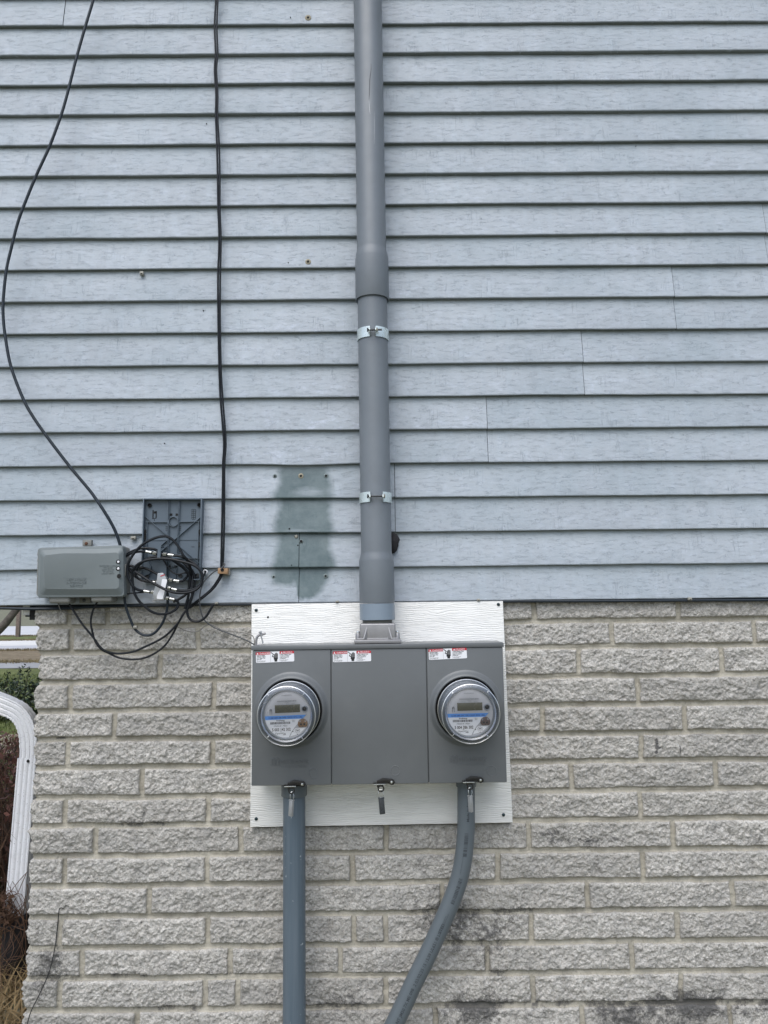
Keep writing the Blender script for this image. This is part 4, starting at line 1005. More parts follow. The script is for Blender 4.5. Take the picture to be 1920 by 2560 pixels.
# coax parts -------------------------------------------------------------
def coax(mb_m, mb_b, p0, p1, r=.0052):
    """F connector from p0 (cable side) to p1: crimp sleeve, hex nut, collar"""
    d = p1-p0; mb_m.tube([p0, p0+d*.46], r*.9, 16, smooth=False); mb_b.tube([p0+d*.46, p0+d*.58], r*.82, 12, smooth=False)
    mb_m.tube([p0+d*.58, p0+d*.86], r*1.12, 6, smooth=False); mb_b.tube([p0+d*.86, p1], r*.95, 12, smooth=False)
YK = -.052
cpl = thing('cable_coupler', 'silver coaxial joint held by a small grey bracket across the ribbed tray', 'coaxial coupler', Bq(630, 720, YK))
for a, b in (((428, 680), (600, 715)), ((825, 735), (650, 718))):
    mm, mk = MB(), MB(); coax(mm, mk, Bq(*a, YK), Bq(*b, YK)); cn = part('connector', mm, m_chrome, cpl); part('collar', mk, m_black, cn)
mb = MB(); mb.prism(q2([(610, 600), (658, 600), (650, 640), (645, 770), (600, 770), (608, 640)], YK), YK-.0080, YK-.0065); q = Bq(625, 720, YK)
mb.tube([q+Vector((-.0045, 0, 0)), q+Vector((.0045, 0, 0))], .0072, 14, smooth=False); mb.box((Bq(632, 612, YK).x, (YK-.02)/2-.003, Bq(632, 612, YK).z), (.009, .03, .002))
part('bracket', mb, m_tray, cpl)
spl = thing('cable_splitter', 'tilted silver coaxial splitter with blank white label hanging among black cables', 'cable splitter', Bq(640, 1200, -.055))
YS = -.050
part('body', MB().prism(rounded(q2([(610, 995), (690, 985), (735, 1060), (740, 1110), (700, 1370), (625, 1385), (560, 1370), (545, 1290), (600, 1090)], YS), .002), YS-.012, YS+.006, r=.001), m_silver, spl)
part('label', MB().prism(rounded(q2([(660, 1070), (735, 1080), (668, 1362), (580, 1355), (595, 1290), (640, 1200)], YS-.012), .003), YS-.0130, YS-.0121), m_white, spl)
mb = MB(); pts = q2([(520, 1375), (632, 1380), (625, 1408), (515, 1400)], YS); mb.tube([Vector((x_, YS, z_)) for x_, z_ in pts+pts[:1]], .0016, 6, smooth=False); part('foot', mb, m_silver, spl)
for a, b in (((400, 1245), (575, 1275)), ((500, 1112), (620, 1130)), ((905, 1105), (735, 1085)), ((868, 1230), (715, 1195)), ((835, 1368), (690, 1340))): mm, mk = MB(), MB(); coax(mm, mk, Bq(*a, YS), Bq(*b, YS), .0048); cn = part('connector', mm, m_chrome, spl); part('collar', mk, m_black, cn)
part('red_seal', MB().prism(q2([(648, 1030), (712, 1008), (716, 1018), (655, 1040)], YS), YS-.0135, YS-.012), m_red, spl)

# cables -----------------------------------------------------------------
def cable(label, pts, r, m=m_black, Y=-.03, n=8, conv=None, name='cable', cat='cable', group=None, res=6):
    conv = conv or (lambda x_, y_, Y_: P(x_, y_, Y_))
    if group == GC: r *= 1.13
    W = [conv(p[0], p[1], p[2] if len(p) > 2 else Y) for p in pts]
    mb = MB().tube(W, r, n, res); lo = min(W, key=lambda v: v.z)
    return solo(name, mb, m, label, cat, lo, group)
GC = 'black cables looped beside the interface box'
cable('dark drop cable bowing far left and into the interface box top', [(246, -60, -.05), (233, 0, -.05), (214, 64, -.05), (191, 145, -.05), (176.5, 202.5, -.05), (156, 278, -.05), (124.4, 364.6, -.05), (90, 440, -.05), (57, 521, -.05), (43, 562, -.05), (30, 613, -.05), (16, 675, -.05), (8.5, 745, -.05), (8, 790, -.05), (13, 840, -.05), (27, 915, -.05), (57, 995, -.05), (84, 1044, -.05), (125, 1102, -.048), (174, 1166, -.045), (204, 1202, -.045), (231, 1235, -.045), (262, 1281, -.045), (285.5, 1322, -.04), (300, 1362, -.035), (303, 1390, -.03)], .0044, m_blue, n=12)
tw = [(540, -60), (541, 0), (538, 64), (540.5, 133), (538, 175), (541.7, 235), (541, 290), (544, 365), (545.7, 440), (547, 521), (549.5, 600), (546.5, 694), (547.4, 810), (549.7, 926), (553, 1000), (558, 1060), (561.5, 1111), (559, 1157), (558.6, 1200), (557.5, 1270), (556, 1335), (554.4, 1416), (553, 1435), (546, 1450), (528.6, 1474), (497.7, 1500), (474.5, 1518)]
sag1 = [(458, 1535), (443, 1560), (409, 1593), (360, 1618), (330, 1630), (293, 1634), (266, 1628), (251, 1618), (232, 1592), (204, 1558), (173, 1510)]
sag2 = [(466, 1525), (447, 1555), (432, 1585), (409, 1617), (374, 1640), (339.5, 1648.5), (300, 1645), (270, 1632), (252, 1622), (238, 1603), (230, 1575), (227, 1555), (231, 1530), (244, 1503)]
cable('black service cable running straight down the siding, then sagging low to the box underside', [(x_-1.6, y_, -.014) for x_, y_ in tw]+[(x_, y_, -.035) for x_, y_ in sag1], .0031)
cable('black service cable twin beside the first, ending at the right port of the box', [(x_+3.2+math.sin(y_*.02)*.8, y_, -.016) for x_, y_ in tw]+[(x_, y_, -.030) for x_, y_ in sag2], .0029)
B_ = Bq
cable('large upper loop of black cable arching over the ribbed tray', [(1080, 1010, -.03), (1060, 900, -.045), (1010, 790, -.062), (960, 730, -.066), (900, 620, -.066), (820, 520, -.066), (750, 475, -.066), (680, 462, -.066), (550, 490, -.066), (400, 565, -.066), (290, 665, -.064), (205, 790, -.062), (165, 900, -.06), (172, 1030, -.06), (210, 1120, -.06), (245, 1180, -.06), (300, 1222, -.056), (400, 1247, -.05)], .0033, conv=B_, group=GC)
cable('wide oval loop of black cable crossing over the white splitter label', [(272, 965, -.07), (330, 1000, -.07), (450, 1080, -.073), (600, 1170, -.075), (760, 1245, -.075), (900, 1272, -.073), (1060, 1258, -.07), (1170, 1205, -.068), (1225, 1120, -.066), (1232, 1010, -.066), (1180, 925, -.066), (1080, 862, -.066), (900, 815, -.068), (700, 783, -.068), (480, 797, -.068), (330, 850, -.066), (250, 930, -.064), (232, 1010, -.06), (245, 1200, -.058), (275, 1300, -.058), (340, 1400, -.056), (430, 1480, -.055), (520, 1545, -.055), (640, 1575, -.052), (760, 1560, -.05), (850, 1510, -.048), (890, 1450, -.046), (880, 1395, -.047), (830, 1368, -.05)], .0034, conv=B_, group=GC)
cable('black cable curling from the coaxial joint round the right of the coil', [(825, 735, YK), (900, 745, -.054), (970, 765, -.056), (1060, 812, -.056), (1150, 880, -.056), (1215, 975, -.056), (1238, 1070, -.056), (1210, 1150, -.056), (1120, 1215, -.055), (1000, 1238, -.053), (868, 1232, YS)], .0033, conv=B_, group=GC)
cable('black cable from the interface box side to the coaxial joint', [(75, 830, -.03), (95, 800, -.035), (150, 745, -.045), (220, 705, -.05), (320, 682, -.052), (428, 682, YK)], .0034, conv=B_, group=GC)
cable('black cable passing just above the coaxial joint', [(75, 815, -.03), (100, 785, -.035), (180, 705, -.042), (290, 652, -.045), (400, 633, -.046), (500, 640, -.046), (580, 660, -.044), (680, 720, -.036), (850, 830, -.03), (980, 930, -.028), (1040, 1010, -.026)], .0032, conv=B_, group=GC)
cable('black cable dipping from the box behind the coil to the splitter top', [(100, 850, -.035), (150, 870, -.035), (250, 895, -.036), (380, 912, -.037), (470, 940, -.038), (560, 985, -.04), (620, 1020, -.04)], .0032, conv=B_, group=GC)
cable('black cable curving to the upper left splitter terminal', [(95, 840, -.04), (160, 880, -.04), (220, 980, -.042), (290, 1045, -.044), (380, 1095, -.046), (500, 1115, YS)], .0031, conv=B_, group=GC)
cable('black cable from the upper right splitter terminal into the tray corner', [(905, 1105, YS), (960, 1095, -.045), (1000, 1060, -.036), (1030, 1020, -.028), (1080, 990, -.02)], .0031, conv=B_, group=GC)
cable('inner black loop half hidden under the oval loop', [(300, 1060, -.05), (280, 980, -.05), (320, 890, -.052), (420, 800, -.052), (540, 755, -.052), (700, 760, -.05), (850, 820, -.044), (960, 900, -.038), (1030, 990, -.034), (1060, 1060, -.032), (1050, 1180, -.03), (1000, 1290, -.03), (900, 1360, -.035), (820, 1400, -.036)], .0032, conv=B_, group=GC)
cable('black cable dropping from the tray corner, left strand of the bundle', [(1050, 900, -.024), (1062, 1000, -.026), (1050, 1120, -.026), (1035, 1300, -.028), (1000, 1450, -.03), (980, 1500, -.032)], .0034, conv=B_, group=GC)
cable('black cable dropping from the tray corner, middle strand of the bundle', [(1000, 870, -.022), (1090, 1000, -.024), (1085, 1150, -.03), (1090, 1300, -.034), (1050, 1400, -.036), (1020, 1500, -.036)], .0034, conv=B_, group=GC)
cable('black cable dropping from the tray corner, right strand with low hook loop', [(960, 840, -.02), (1080, 940, -.022), (1130, 1080, -.022), (1110, 1250, -.025), (1065, 1400, -.03), (1040, 1480, -.032)]+[((x_*.3858-290)/.1748, (1200+y_*.3858-1260)/.1748, -.034) for x_, y_ in ((1222, 810), (1213, 860), (1235, 905), (1282, 917), (1330, 890), (1360, 845), (1385, 805))], .0032, conv=B_, group=GC)
cable('slate cable hanging in a narrow U below the box with a clip', [(805, 740, -.03), (808, 780, -.03), (818, 830, -.03), (845, 905, -.028), (878, 970, -.026), (935, 1006, -.026), (995, 995, -.028), (1045, 940, -.03), (1075, 870, -.032), (1086, 800, -.034), (1085, 720, -.036)], .0034, m_blue, conv=A, group=GC)
cable('thin black lead crossing behind the coil', [(680, 800, -.026), (720, 870, -.028), (780, 950, -.03), (850, 1000, -.032), (900, 1005, -.032), (980, 985, -.03), (1050, 990, -.028), (1060, 1020, -.026)], .0018, conv=B_, group=GC)
cable('thin black lead from box side to lower left splitter terminal', [(130, 1285, -.045), (250, 1275, -.046), (400, 1262, -.048)], .0018, conv=B_, group=GC)
GE = 'cables run along the siding bottom'
cable('slate cable along the siding bottom, front strand', [(-60, 1522), (0, 1520.5), (80, 1522), (160, 1521), (232, 1517), (310, 1514.5), (424, 1513), (500, 1511), (620, 1510.5), (760, 1509), (900, 1507), (1100, 1504.5), (1300, 1503), (1500, 1502.5), (1700, 1501), (1920, 1500), (2000, 1499), (2600, 1492)], .0042, m_blue, Y=.004, group=GE)
cable('black cable along the siding bottom, rear strand', [(84, 1514), (160, 1514), (232, 1511.5), (424, 1508), (620, 1506), (900, 1503), (1100, 1499.5), (1300, 1497.5), (1500, 1497), (1700, 1495), (1920, 1493.5), (2600, 1486)], .0044, m_black, Y=.009, group=GE)
cable('thin grey earth wire draped across the blocks to the enclosure clamp', [(378, 800, .0), (385, 825, -.006), (400, 850, -.008), (450, 870, -.008), (520, 866, -.008), (600, 860, -.006), (720, 852, -.006), (850, 848, -.008), (950, 862, -.01), (1060, 890, -.01), (1130, 940, -.01), (1200, 975, -.01), (1245, 984, -.01), (1290, 978, -.01), (1325, 948, -.008), (1370, 937, -.008), (1450, 975, -.01), (1550, 985, -.014), (1620, 1000, -.03), (1645, 1025, -.05), (1648, 1060, -.07)], .0015, m_wire, conv=A, name='wire', cat='wire')
cable('thin dark earth wire looping down from the tan clamp to the enclosure', [(1430, 580, -.030), (1448, 560, -.034), (1457, 545, -.03), (1448, 540, -.026), (1440, 565, -.02), (1385, 597, -.02), (1322, 660, -.02), (1296, 740, -.02), (1298, 830, -.016), (1325, 908, -.012), (1400, 962, -.012), (1500, 1000, -.014), (1600, 1040, -.04), (1652, 1070, -.07)], .0019, m_wire2, conv=A, name='wire', cat='wire')

# cable furniture ---------------------------------------------------------
cb = thing('cable_clamp', 'tan plastic cable clamp block screwed to siding under the vertical cables', 'clamp', A(1445, 595, -.015))
q = A(1447, 590, -.02); part('block', MB().box((q.x, -.018, q.z), (.0285, .022, .0165), .001, Matrix.Translation(q) @ Matrix.Rotation(R(2), 4, 'Y') @ Matrix.Translation(-q)), m_tan, cb)
q3 = A(1450, 597, .0); part('back_pad', MB().box((q3.x+.004, .0, q3.z), (.029, .014, .020), .001), m_clip, cb)
part('screw', MB().lathe([(0, .0008), (.0030, .0008), (.0042, .0018), (.0048, .0)], A(1441, 583, -.029), (0, -1, 0), 18), m_gap, cb)
q = A(1331, 596, -.006)
solo('grommet', MB().lathe([(.0034, -.004), (.0036, .003), (.0050, .0050), (.0068, .004), (.0072, -.004)], q, (0, -1, 0), 28), m_white, 'small white ring grommet in the siding beside the tray', 'grommet', q)
cable('short black cable stub entering the white grommet', [(1331, 594, .004), (1330, 598, -.010), (1325, 612, -.014), (1312, 640, -.02), (1300, 690, -.03)], .0026, conv=A)
def clip(px, py, Y, w_, h_, label, m=m_clip):
    q = P(px, py, Y); t = thing('cable_clip', label, 'cable clip', q, 'small cable clips on the wall')
    part('body', MB().box((q.x, q.y, q.z), (w_, .012, h_), .0016), m, t); part('slot', MB().box((q.x, q.y-.006, q.z-h_*.22), (w_*.55, .0012, h_*.2)), m_gap, t)
clip(355, 684, .004, .012, .011, 'empty beige clip high on the siding left of the vertical cables')
clip(334, 1345, .002, .015, .0095, 'empty beige clip on siding between interface box and ribbed tray')
clip(338.7, 1568, -.030, .010, .009, 'beige clip round the U of slate cable over the blocks')
clip(1196, 1500, -.002, .009, .007, 'beige clip on siding-edge cable right of the riser')
clip(843, 1504, -.002, .009, .006, 'beige clip on siding-edge cable left of the riser')
clip(1724, 1497, -.002, .011, .009, 'beige clip on siding-edge cable far right')
clip(542, 1508, -.002, .009, .007, 'beige clip on siding-edge cable just left of the board', m_clip)
gc = thing('ground_clamp', 'small grey earth clamp with upright bolt on the enclosure top left corner', 'clamp', P(646, 1612, -.085))
YG = -.085
mb = MB(); mb.tube([P(640, 1613, YG), P(641, 1598, YG), P(646, 1589, YG), P(656, 1586, YG), P(664, 1583, YG)], .0035, 8, 5); mb.tube([P(643, 1612, YG), P(656, 1611, YG)], .003, 8, smooth=False)
part('jaw', mb, m_cast, gc)
mb = MB(); mb.tube([P(651, 1582, YG-.003), P(657.5, 1608, YG-.003)], .0022, 8, smooth=False); mb.tube([P(650.2, 1578.5, YG-.003), P(651.2, 1583, YG-.003)], .0048, 6, smooth=False)
part('bolt', mb, m_silver, gc)

# ------------------------------------------------------------------ ground and street
def sheet(name, pts, z, m):
    mb = MB().add([(p_[0], p_[1], z) for p_ in pts], [tuple(range(len(pts)))]); ob = solo(name, mb, m, '', '', (0, 0, 0), kind='structure'); return ob
mb = MB(); nx = 60
xsG = np.linspace(-300, 300, 61); ysG = np.concatenate([np.linspace(-60, 70, 27), np.linspace(90, 600, 18)])
Xg, Yg = np.meshgrid(xsG, ysG); Zg_ = np.where(Yg > 72, (Yg-72)*.035, 0.0)+np.where(Yg > 200, 1.5*np.sin(Xg*.03), 0)
for a_, b_ in zip(Xg.ravel(), Yg.ravel()): pass
vs = [(float(a_), float(b_), float(c_)) for a_, b_, c_ in zip(Xg.ravel(), Yg.ravel(), Zg_.ravel())]; nc = len(xsG)
fs = [(r*nc+c, r*nc+c+1, (r+1)*nc+c+1, (r+1)*nc+c) for r in range(len(ysG)-1) for c in range(nc-1)]
solo('ground', MB().add(vs, fs), m_soil, '', '', (0, 0, 0), kind='structure')
def band(name, y0a, y0b, y1a, y1b, z, m, x0=-140, x1=140):
    # photo rows of near and far edges at columns 0 and 85, carried on as straight lines across the plot
    near = (G(0, y0a), G(85, y0b)); far = (G(0, y1a), G(85, y1b))
    def ext(l, x_): a_, b_ = l; t = (x_-a_.x)/(b_.x-a_.x); t = max(-400, min(400, t)); return (x_, a_.y+(b_.y-a_.y)*t)
    # keep the slope gentle so that the bands stay in order away from the photo's line of sight
    def gentle(l, x_):
        a_, b_ = l; s_ = max(-.12, min(.12, (b_.y-a_.y)/(b_.x-a_.x))); return (x_, a_.y+s_*(x_-a_.x))
    return sheet(name, [gentle(near, x0), gentle(near, x1), gentle(far, x1), gentle(far, x0)], z, m)
def flat(name, yn, yf, z, m, sl_=0.0, x0=-140, x1=140):
    a_ = G(42, yn); b_ = G(42, yf)
    return sheet(name, [(x0, a_.y+sl_*(x0-a_.x)), (x1, a_.y+sl_*(x1-a_.x)), (x1, b_.y+sl_*(x1-b_.x)), (x0, b_.y+sl_*(x0-b_.x))], z, m)
ya = G(42, 1553).y
solo('hill', MB().add([(-200, ya, .01), (200, ya, .01), (200, ya+60, 3.2), (-200, ya+60, 3.2), (200, ya+300, 14), (-200, ya+300, 14)], [(0, 1, 2, 3), (3, 2, 4, 5)]), m_hill, '', '', (0, 0, 0), kind='structure')
flat('lawn', 1990, 1671, .004, m_lawn, 0)
flat('road', 1591, 1554, .008, m_road, .04)
flat('verge', 1602, 1591, .012, m_lawn, .04)
flat('driveway', 1627, 1614, .012, m_drive, -.02)
flat('pavement', 1615, 1602, .016, m_conc, .08)
flat('leafy_verge', 1657, 1626, .012, m_dry, 0)
flat('path', 1672, 1657, .016, m_path, 0)
a_ = G(42, 1885); b_ = G(42, 1838)
sheet('garden_path', [(-40, a_.y), (-1.6, a_.y), (-1.6, b_.y), (-40, b_.y)], .012, m_mulch)
def blades(name, label, n, region, h, wd, m, lean=.5, kind='stuff', cat='grass'):
    mb = MB()
    for _ in range(n):
        x_, y_ = region(); a = random.uniform(0, 6.28); hh = h*random.uniform(.4, 1.2); w2 = wd*random.uniform(.6, 1.3)
        dx, dy = math.cos(a)*w2, math.sin(a)*w2; lx, ly = random.gauss(0, lean)*hh, random.gauss(0, lean)*hh
        mb.add([(x_-dx, y_-dy, 0), (x_+dx, y_+dy, 0), (x_+lx*.4+dx*.6, y_+ly*.4+dy*.6, hh*.6), (x_+lx*.4-dx*.6, y_+ly*.4-dy*.6, hh*.6), (x_+lx, y_+ly, hh)], [(0, 1, 2, 3), (3, 2, 4)])
    ob = mkobj(name, mb, m, Vector((0, 0, 0)), None, recalc=False); ob['kind'] = kind; ob['label'] = label; ob['category'] = cat; return ob
def wedge(y0, y1, pad):
    def f():
        y_ = random.uniform(y0, y1); d_ = y_-CAMY; xc = (42-951)/FPX*d_; return xc+random.uniform(-pad, pad)*d_*.1, y_
    return f
blades('verge_grass', 'dry tufts along the edges of the verge and path', 5000, lambda: ((42-951)/FPX*(yv := random.choice((G(42, 1657).y, G(42, 1627).y, G(42, 1602).y, G(42, 1591).y))-CAMY)+random.uniform(-1.5, 1.5), yv+CAMY+random.gauss(0, .25)), .10, .012, m_dryb)
blades('lawn_grass', 'short yellow-green grass of the lawn beyond the downspout', 16000, wedge(4.2, 17, .9), .07, .005, m_grass)
blades('dry_grass', 'golden dead grass lying on the ground at the wall corner', 5000, lambda: (random.uniform(-2.6, -1.0), random.uniform(.45, 2.2)), .13, .004, m_straw, 1.3)

# post, leaning tree, shrubs
p = G(44.5, 1593); r_ = 4.6/FPX*(p.y-CAMY)
mb = MB(); mb.box((p.x, p.y, 1.0), (r_*2, r_*2, 2.1), r_*.15); solo('fence_post', mb, m_post, 'weathered brown post standing on the verge by the pale road', 'post', p)
D_ = 14.0
def PD(px, py): return P(px, py, D_)
tr_ = thing('leaning_tree', 'grey trunk of a leaning tree crossing the road view at far left', 'tree', Vector((PD(-90, 1650).x, D_, 0)))
b0 = Vector((PD(-90, 1650).x, D_, 0))
trk = part('trunk', MB().tube([b0-Vector((.3, 0, .1)), PD(-60, 1622), PD(-20, 1590), PD(10, 1562), PD(32, 1535), PD(58, 1500), PD(80, 1440), PD(95, 1330)], lambda t: .085*(1.3-.75*t), 12, 5), m_bark, tr_)
mb = MB(); rb = random.Random(3)
tips = []
for k in range(26):
    s0 = PD(58, 1500).lerp(PD(95, 1330), rb.random()); e_ = s0+Vector((rb.uniform(-1.6, 1.6), rb.uniform(-1.4, 1.4), rb.uniform(.4, 2.4))); md = (s0+e_)/2+Vector((rb.uniform(-.3, .3), 0, rb.uniform(0, .3)))
    mb.tube([s0, md, e_], lambda t: .025*(1.1-t), 6, 4); tips += [md, e_]
part('limb', mb, m_bark, tr_)
mb = MB()
def leaf(mb, c, s, rb):
    u = Vector((rb.gauss(0, 1), rb.gauss(0, 1), rb.gauss(0, 1))).normalized(); v = u.orthogonal().normalized(); v = (v*math.cos(rb.random()*6)+u.cross(v)*math.sin(rb.random()*6)); 
    mb.add([c-u*s, c+v*s*.38, c+u*s, c-v*s*.38], [(0, 1, 2, 3)])
for k in range(2500): leaf(mb, rb.choice(tips)+Vector((rb.gauss(0, .35), rb.gauss(0, .35), rb.gauss(0, .3))), .04, rb)
part('crown', mb, m_leafl, tr_, recalc=False)
# dark evergreen shrub behind the downspout
c0 = G(40, 1800); sc_ = (c0.y-CAMY)/FPX
shr = thing('leafy_shrub', 'dark green leafy shrub with upright tips behind the downspout elbow', 'shrub', c0)
def ps(px, py): q_ = P(px, py, c0.y); return q_
mb, mw = MB(), MB(); mt = MB(); rb = random.Random(9)
spikes = [((62, 1740), (73, 1668)), ((40, 1735), (55, 1667)), ((12, 1740), (15, 1680)), ((80, 1730), (98, 1690)), ((-20, 1745), (-30, 1690)), ((30, 1730), (35, 1700)), ((70, 1745), (84, 1712)), ((100, 1740), (120, 1680)), ((-50, 1745), (-60, 1700))]
for a_, b_ in spikes:
    s_, e_ = ps(*a_), ps(*b_); e_.y += rb.uniform(-.1, .1); mw.tube([Vector((s_.x, s_.y, 0)), s_, e_], lambda t: .012*(1.1-t), 6, 4)
    for k in range(70): t = rb.random(); leaf(mb, s_.lerp(e_, t)+Vector((rb.gauss(0, .022), rb.gauss(0, .03), rb.gauss(0, .02))), .028, rb)
for k in range(8000):
    px, py = rb.uniform(-120, 150), 1805-abs(rb.gauss(0, 1))*50
    if py < 1702+12*math.sin(px*.09): continue
    q_ = ps(px, py); q_.y += rb.uniform(-.35, .5); leaf(mt if rb.random() < .2 else mb, q_, rb.uniform(.02, .045), rb)
part('foliage', mb, m_leaf, shr, recalc=False); part('pale_leaf_tips', mt, m_leafl, shr, recalc=False); part('stem', mw, m_twig2, shr)
# reddish dry bush by the garden path
c1 = G(50, 1890); rs_ = thing('dry_bush', 'small reddish-brown leafless bush beside the garden path behind the downspout', 'bush', c1)
mb, mw = MB(), MB()
for k in range(70):
    e_ = P(rb.uniform(20, 72), rb.uniform(1840, 1885), c1.y+rb.uniform(-.2, .2)); mw.tube([c1+Vector((rb.uniform(-.1, .1), rb.uniform(-.1, .1), -.02)), (c1+e_)/2+Vector((rb.uniform(-.05, .05), 0, .05)), e_], .003, 4, 3)
    for j in range(6): leaf(mb, e_+Vector((rb.gauss(0, .03), rb.gauss(0, .03), rb.gauss(0, .03))), .016, rb)
part('twig', mw, m_twig2, rs_); part('leaf', mb, m_redleaf, rs_, recalc=False)
# brown twiggy bush at the foot of the downspout
def twigbush(name, label, base, n, hgt, spread, seed, mleaf=260):
    rb = random.Random(seed); t = thing(name, label, 'bush', base); mw, ml, mw2 = MB(), MB(), MB()
    for k in range(n):
        a = rb.uniform(0, 6.28); s_ = base+Vector((rb.gauss(0, spread*.35), rb.gauss(0, spread*.35), -.01)); h = hgt*rb.uniform(.45, 1.05)
        m1 = s_+Vector((rb.gauss(0, .10), rb.gauss(0, .10), h*.5)); e_ = m1+Vector((rb.gauss(0, .18), rb.gauss(0, .16), h*.42)); f_ = e_+Vector((rb.gauss(0, .12), rb.gauss(0, .1), rb.uniform(-.22, .05)))
        (mw if k % 2 else mw2).tube([s_, m1, e_, f_], lambda t: .0024*(1.2-t), 4, 4, cap=False)
    for k in range(mleaf): leaf(ml, base+Vector((rb.gauss(0, spread*.5), rb.gauss(0, spread*.5), rb.uniform(0, hgt*.9))), rb.uniform(.012, .03), rb)
    part('twig', mw, m_twig, t); part('dark_twig', mw2, m_twig2, t); part('leaf', ml, m_redleaf, t, recalc=False)
twigbush('twiggy_bush', 'tall brown twiggy bush tangled round the downspout foot', Vector((-2.05, 1.75, 0)), 420, .95, .45, 4, 2600)
twigbush('twiggy_bush', 'brown leafless bush further back beneath the garden path', Vector((-2.75, 3.1, 0)), 420, .78, .55, 5, 3600)
twigbush('twiggy_bush', 'low brown brush in shade behind the wall corner', Vector((-1.75, 2.6, 0)), 260, .55, .35, 6, 2000)

# ------------------------------------------------------------------ downspout
YD = 1.30; SD = (YD-CAMY)/FPX
ds = thing('downspout', 'white ribbed rain downspout with elbow beside the block wall corner', 'downspout', P(42, 2285, YD))
def sweep(pts, W, D, ribs=4, crimp=None):
    mb = MB(); prof = []
    # section in (n, b): n across the face, b towards the camera
    m_ = ribs*4
    for k in range(m_+1):
        t = k/m_; prof.append((-W/2+W*t, D/2+(-.0035 if k % 4 in (2,) else 0)-(.002 if k in (0, m_) else 0)))
    for k in range(9):
        t = k/8; prof.append((W/2-(.003 if k % 4 == 2 else 0), D/2-.004-(D-.008)*t))
    for k in range(m_+1):
        t = k/m_; prof.append((W/2-W*t, -D/2))
    for k in range(9):
        t = k/8; prof.append((-W/2+(.003 if k % 4 == 2 else 0), -D/2+.004+(D-.008)*t))
    P_ = pts; n = len(prof)
    for i, p_ in enumerate(P_):
        T = (P_[min(i+1, len(P_)-1)]-P_[max(i-1, 0)]).normalized(); N = Vector((T.z, 0, -T.x)); N = -N if T.z < 0 or (abs(T.z) < .3 and False) else N
        sc2 = 1-(crimp[i] if crimp else 0)
        for (a_, b_) in prof: mb.v.append(p_+N*a_*sc2+Vector((0, -1, 0))*b_*sc2)
    for i in range(len(P_)-1):
        for k in range(n): mb.f.append((i*n+k, i*n+(k+1) % n, (i+1)*n+(k+1) % n, (i+1)*n+k))
    return mb
W_ = .083; low = [P(74.5, 1893, YD), P(42, 2285, YD)]
low = [low[0].lerp(low[1], k/8) for k in range(9)]
part('lower_pipe', sweep(low, W_, .062), m_dspout, ds)
el = crom([P(75.5, 1905, YD), P(77, 1868, YD), P(75, 1835, YD), P(65, 1803, YD), P(47, 1780, YD), P(20, 1766, YD), P(-15, 1752, YD), P(-60, 1734, YD), P(-120, 1710, YD)], 5)
cr_ = [.06 if i < 5 else (.055*(i % 2) if i < 24 else 0) for i in range(len(el))]
part('elbow', sweep(el, W_-.004, .060, crimp=cr_), m_dspout, ds, ang=28)
q = P(70, 1903, YD-.033); part('screw', MB().lathe([(0, .004), (.0045, .003), (.0066, 0)], q, (0, -1, 0), 14), m_gap, ds)
top_ = P(-120, 1710, YD); part('upper_pipe', sweep([top_, top_+Vector((-.04, 0, .05)), top_+Vector((-.05, 0, 1.5)), top_+Vector((-.05, 0, 3.2))], W_, .062), m_dspout, ds)
fb = P(42, 2285, YD)
mb = MB(); mb.box((fb.x, YD, fb.z-.012), (.108, .085, .034), .004); mb.box((fb.x+.002, YD, fb.z-.038), (.125, .10, .014), .003); mb.tube([fb+Vector((.004, 0, -.04)), fb+Vector((-.004, .01, -.16)), Vector((fb.x-.01, YD+.02, -.05))], lambda t: .056, 20, 4)
part('drain_adapter', mb, m_dark, ds)
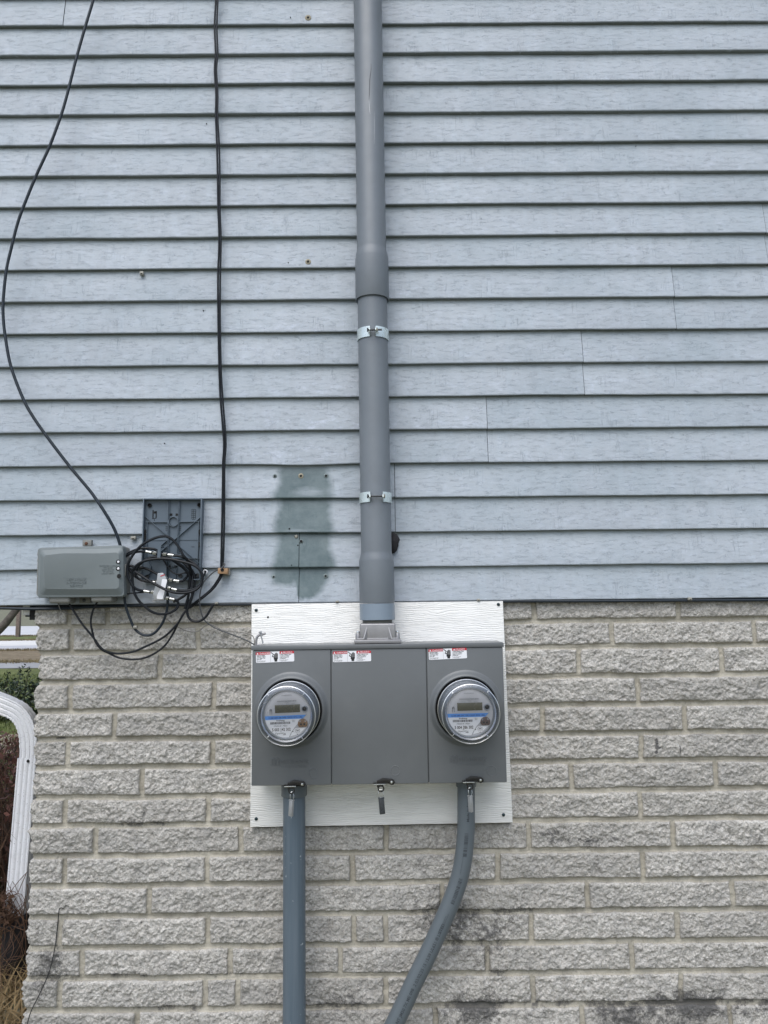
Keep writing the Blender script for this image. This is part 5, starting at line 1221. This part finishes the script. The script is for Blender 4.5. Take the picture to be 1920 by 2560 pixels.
# vines
def vine(label, pts, Y, r, m=m_twig2, n=5): cable(label, pts, r, m, Y=Y, n=n, name='vine', cat='vine', res=4)
vine('thin bare black vine climbing the lower left blocks', [(159, 2271), (152, 2270), (148, 2274), (146, 2293), (142, 2332), (137, 2370), (127, 2417), (116, 2448), (96.5, 2490), (79, 2525), (69, 2556), (55, 2620)], .004, .0014, m_ink)
vt = thing('vine_tangle', 'tangle of dry brown vines wound round the downspout foot', 'vine', Vector((fb.x, YD-.05, 0)))
rb = random.Random(12); mb = MB()
for k in range(26):
    a_ = P(rb.uniform(-30, 60), rb.uniform(2240, 2330), YD-.08); b_ = P(rb.uniform(0, 62), rb.uniform(2200, 2330), YD-.07); c_ = P(rb.uniform(-20, 66), rb.uniform(2260, 2420), YD-.07); d_ = Vector((rb.uniform(-2.0, -1.5), YD-.1+rb.uniform(-.15, .15), 0))
    if rb.random() < .5: mb.tube([a_, b_, c_, d_], .0012, 4, 5, cap=False)
    else: mb.tube([d_, (c_+d_)/2+Vector((rb.uniform(-.1, .1), 0, .05)), c_, a_], .0015, 4, 5, cap=False)
for k in range(40):
    a_ = P(rb.uniform(-20, 30), rb.uniform(2235, 2300), YD-.06); mb.tube([a_, a_+Vector((rb.gauss(0, .04), rb.gauss(0, .02), rb.gauss(0, .03))), a_+Vector((rb.gauss(0, .06), rb.gauss(0, .03), rb.gauss(0, .05)))], .0013, 4, 3, cap=False)
for pts in ([(68, 2180), (45, 2205), (22, 2235)], [(66, 2182), (52, 2215), (42, 2235), (25, 2240)], [(64, 2240), (58, 2265), (40, 2282), (25, 2290)], [(67, 2210), (70, 2222), (66, 2250), (58, 2285), (62, 2300), (70, 2302)]): mb.tube([P(x_, y_, YD-.045) for x_, y_ in pts], .0016, 5, 4)
part('stem', mb, m_twig, vt)
mb = MB()
for k in range(160): leaf(mb, P(rb.uniform(-20, 30), rb.uniform(2240, 2310), YD-.07+rb.uniform(-.04, .03)), rb.uniform(.006, .02), rb)
part('leaf', mb, m_twig, vt, recalc=False)
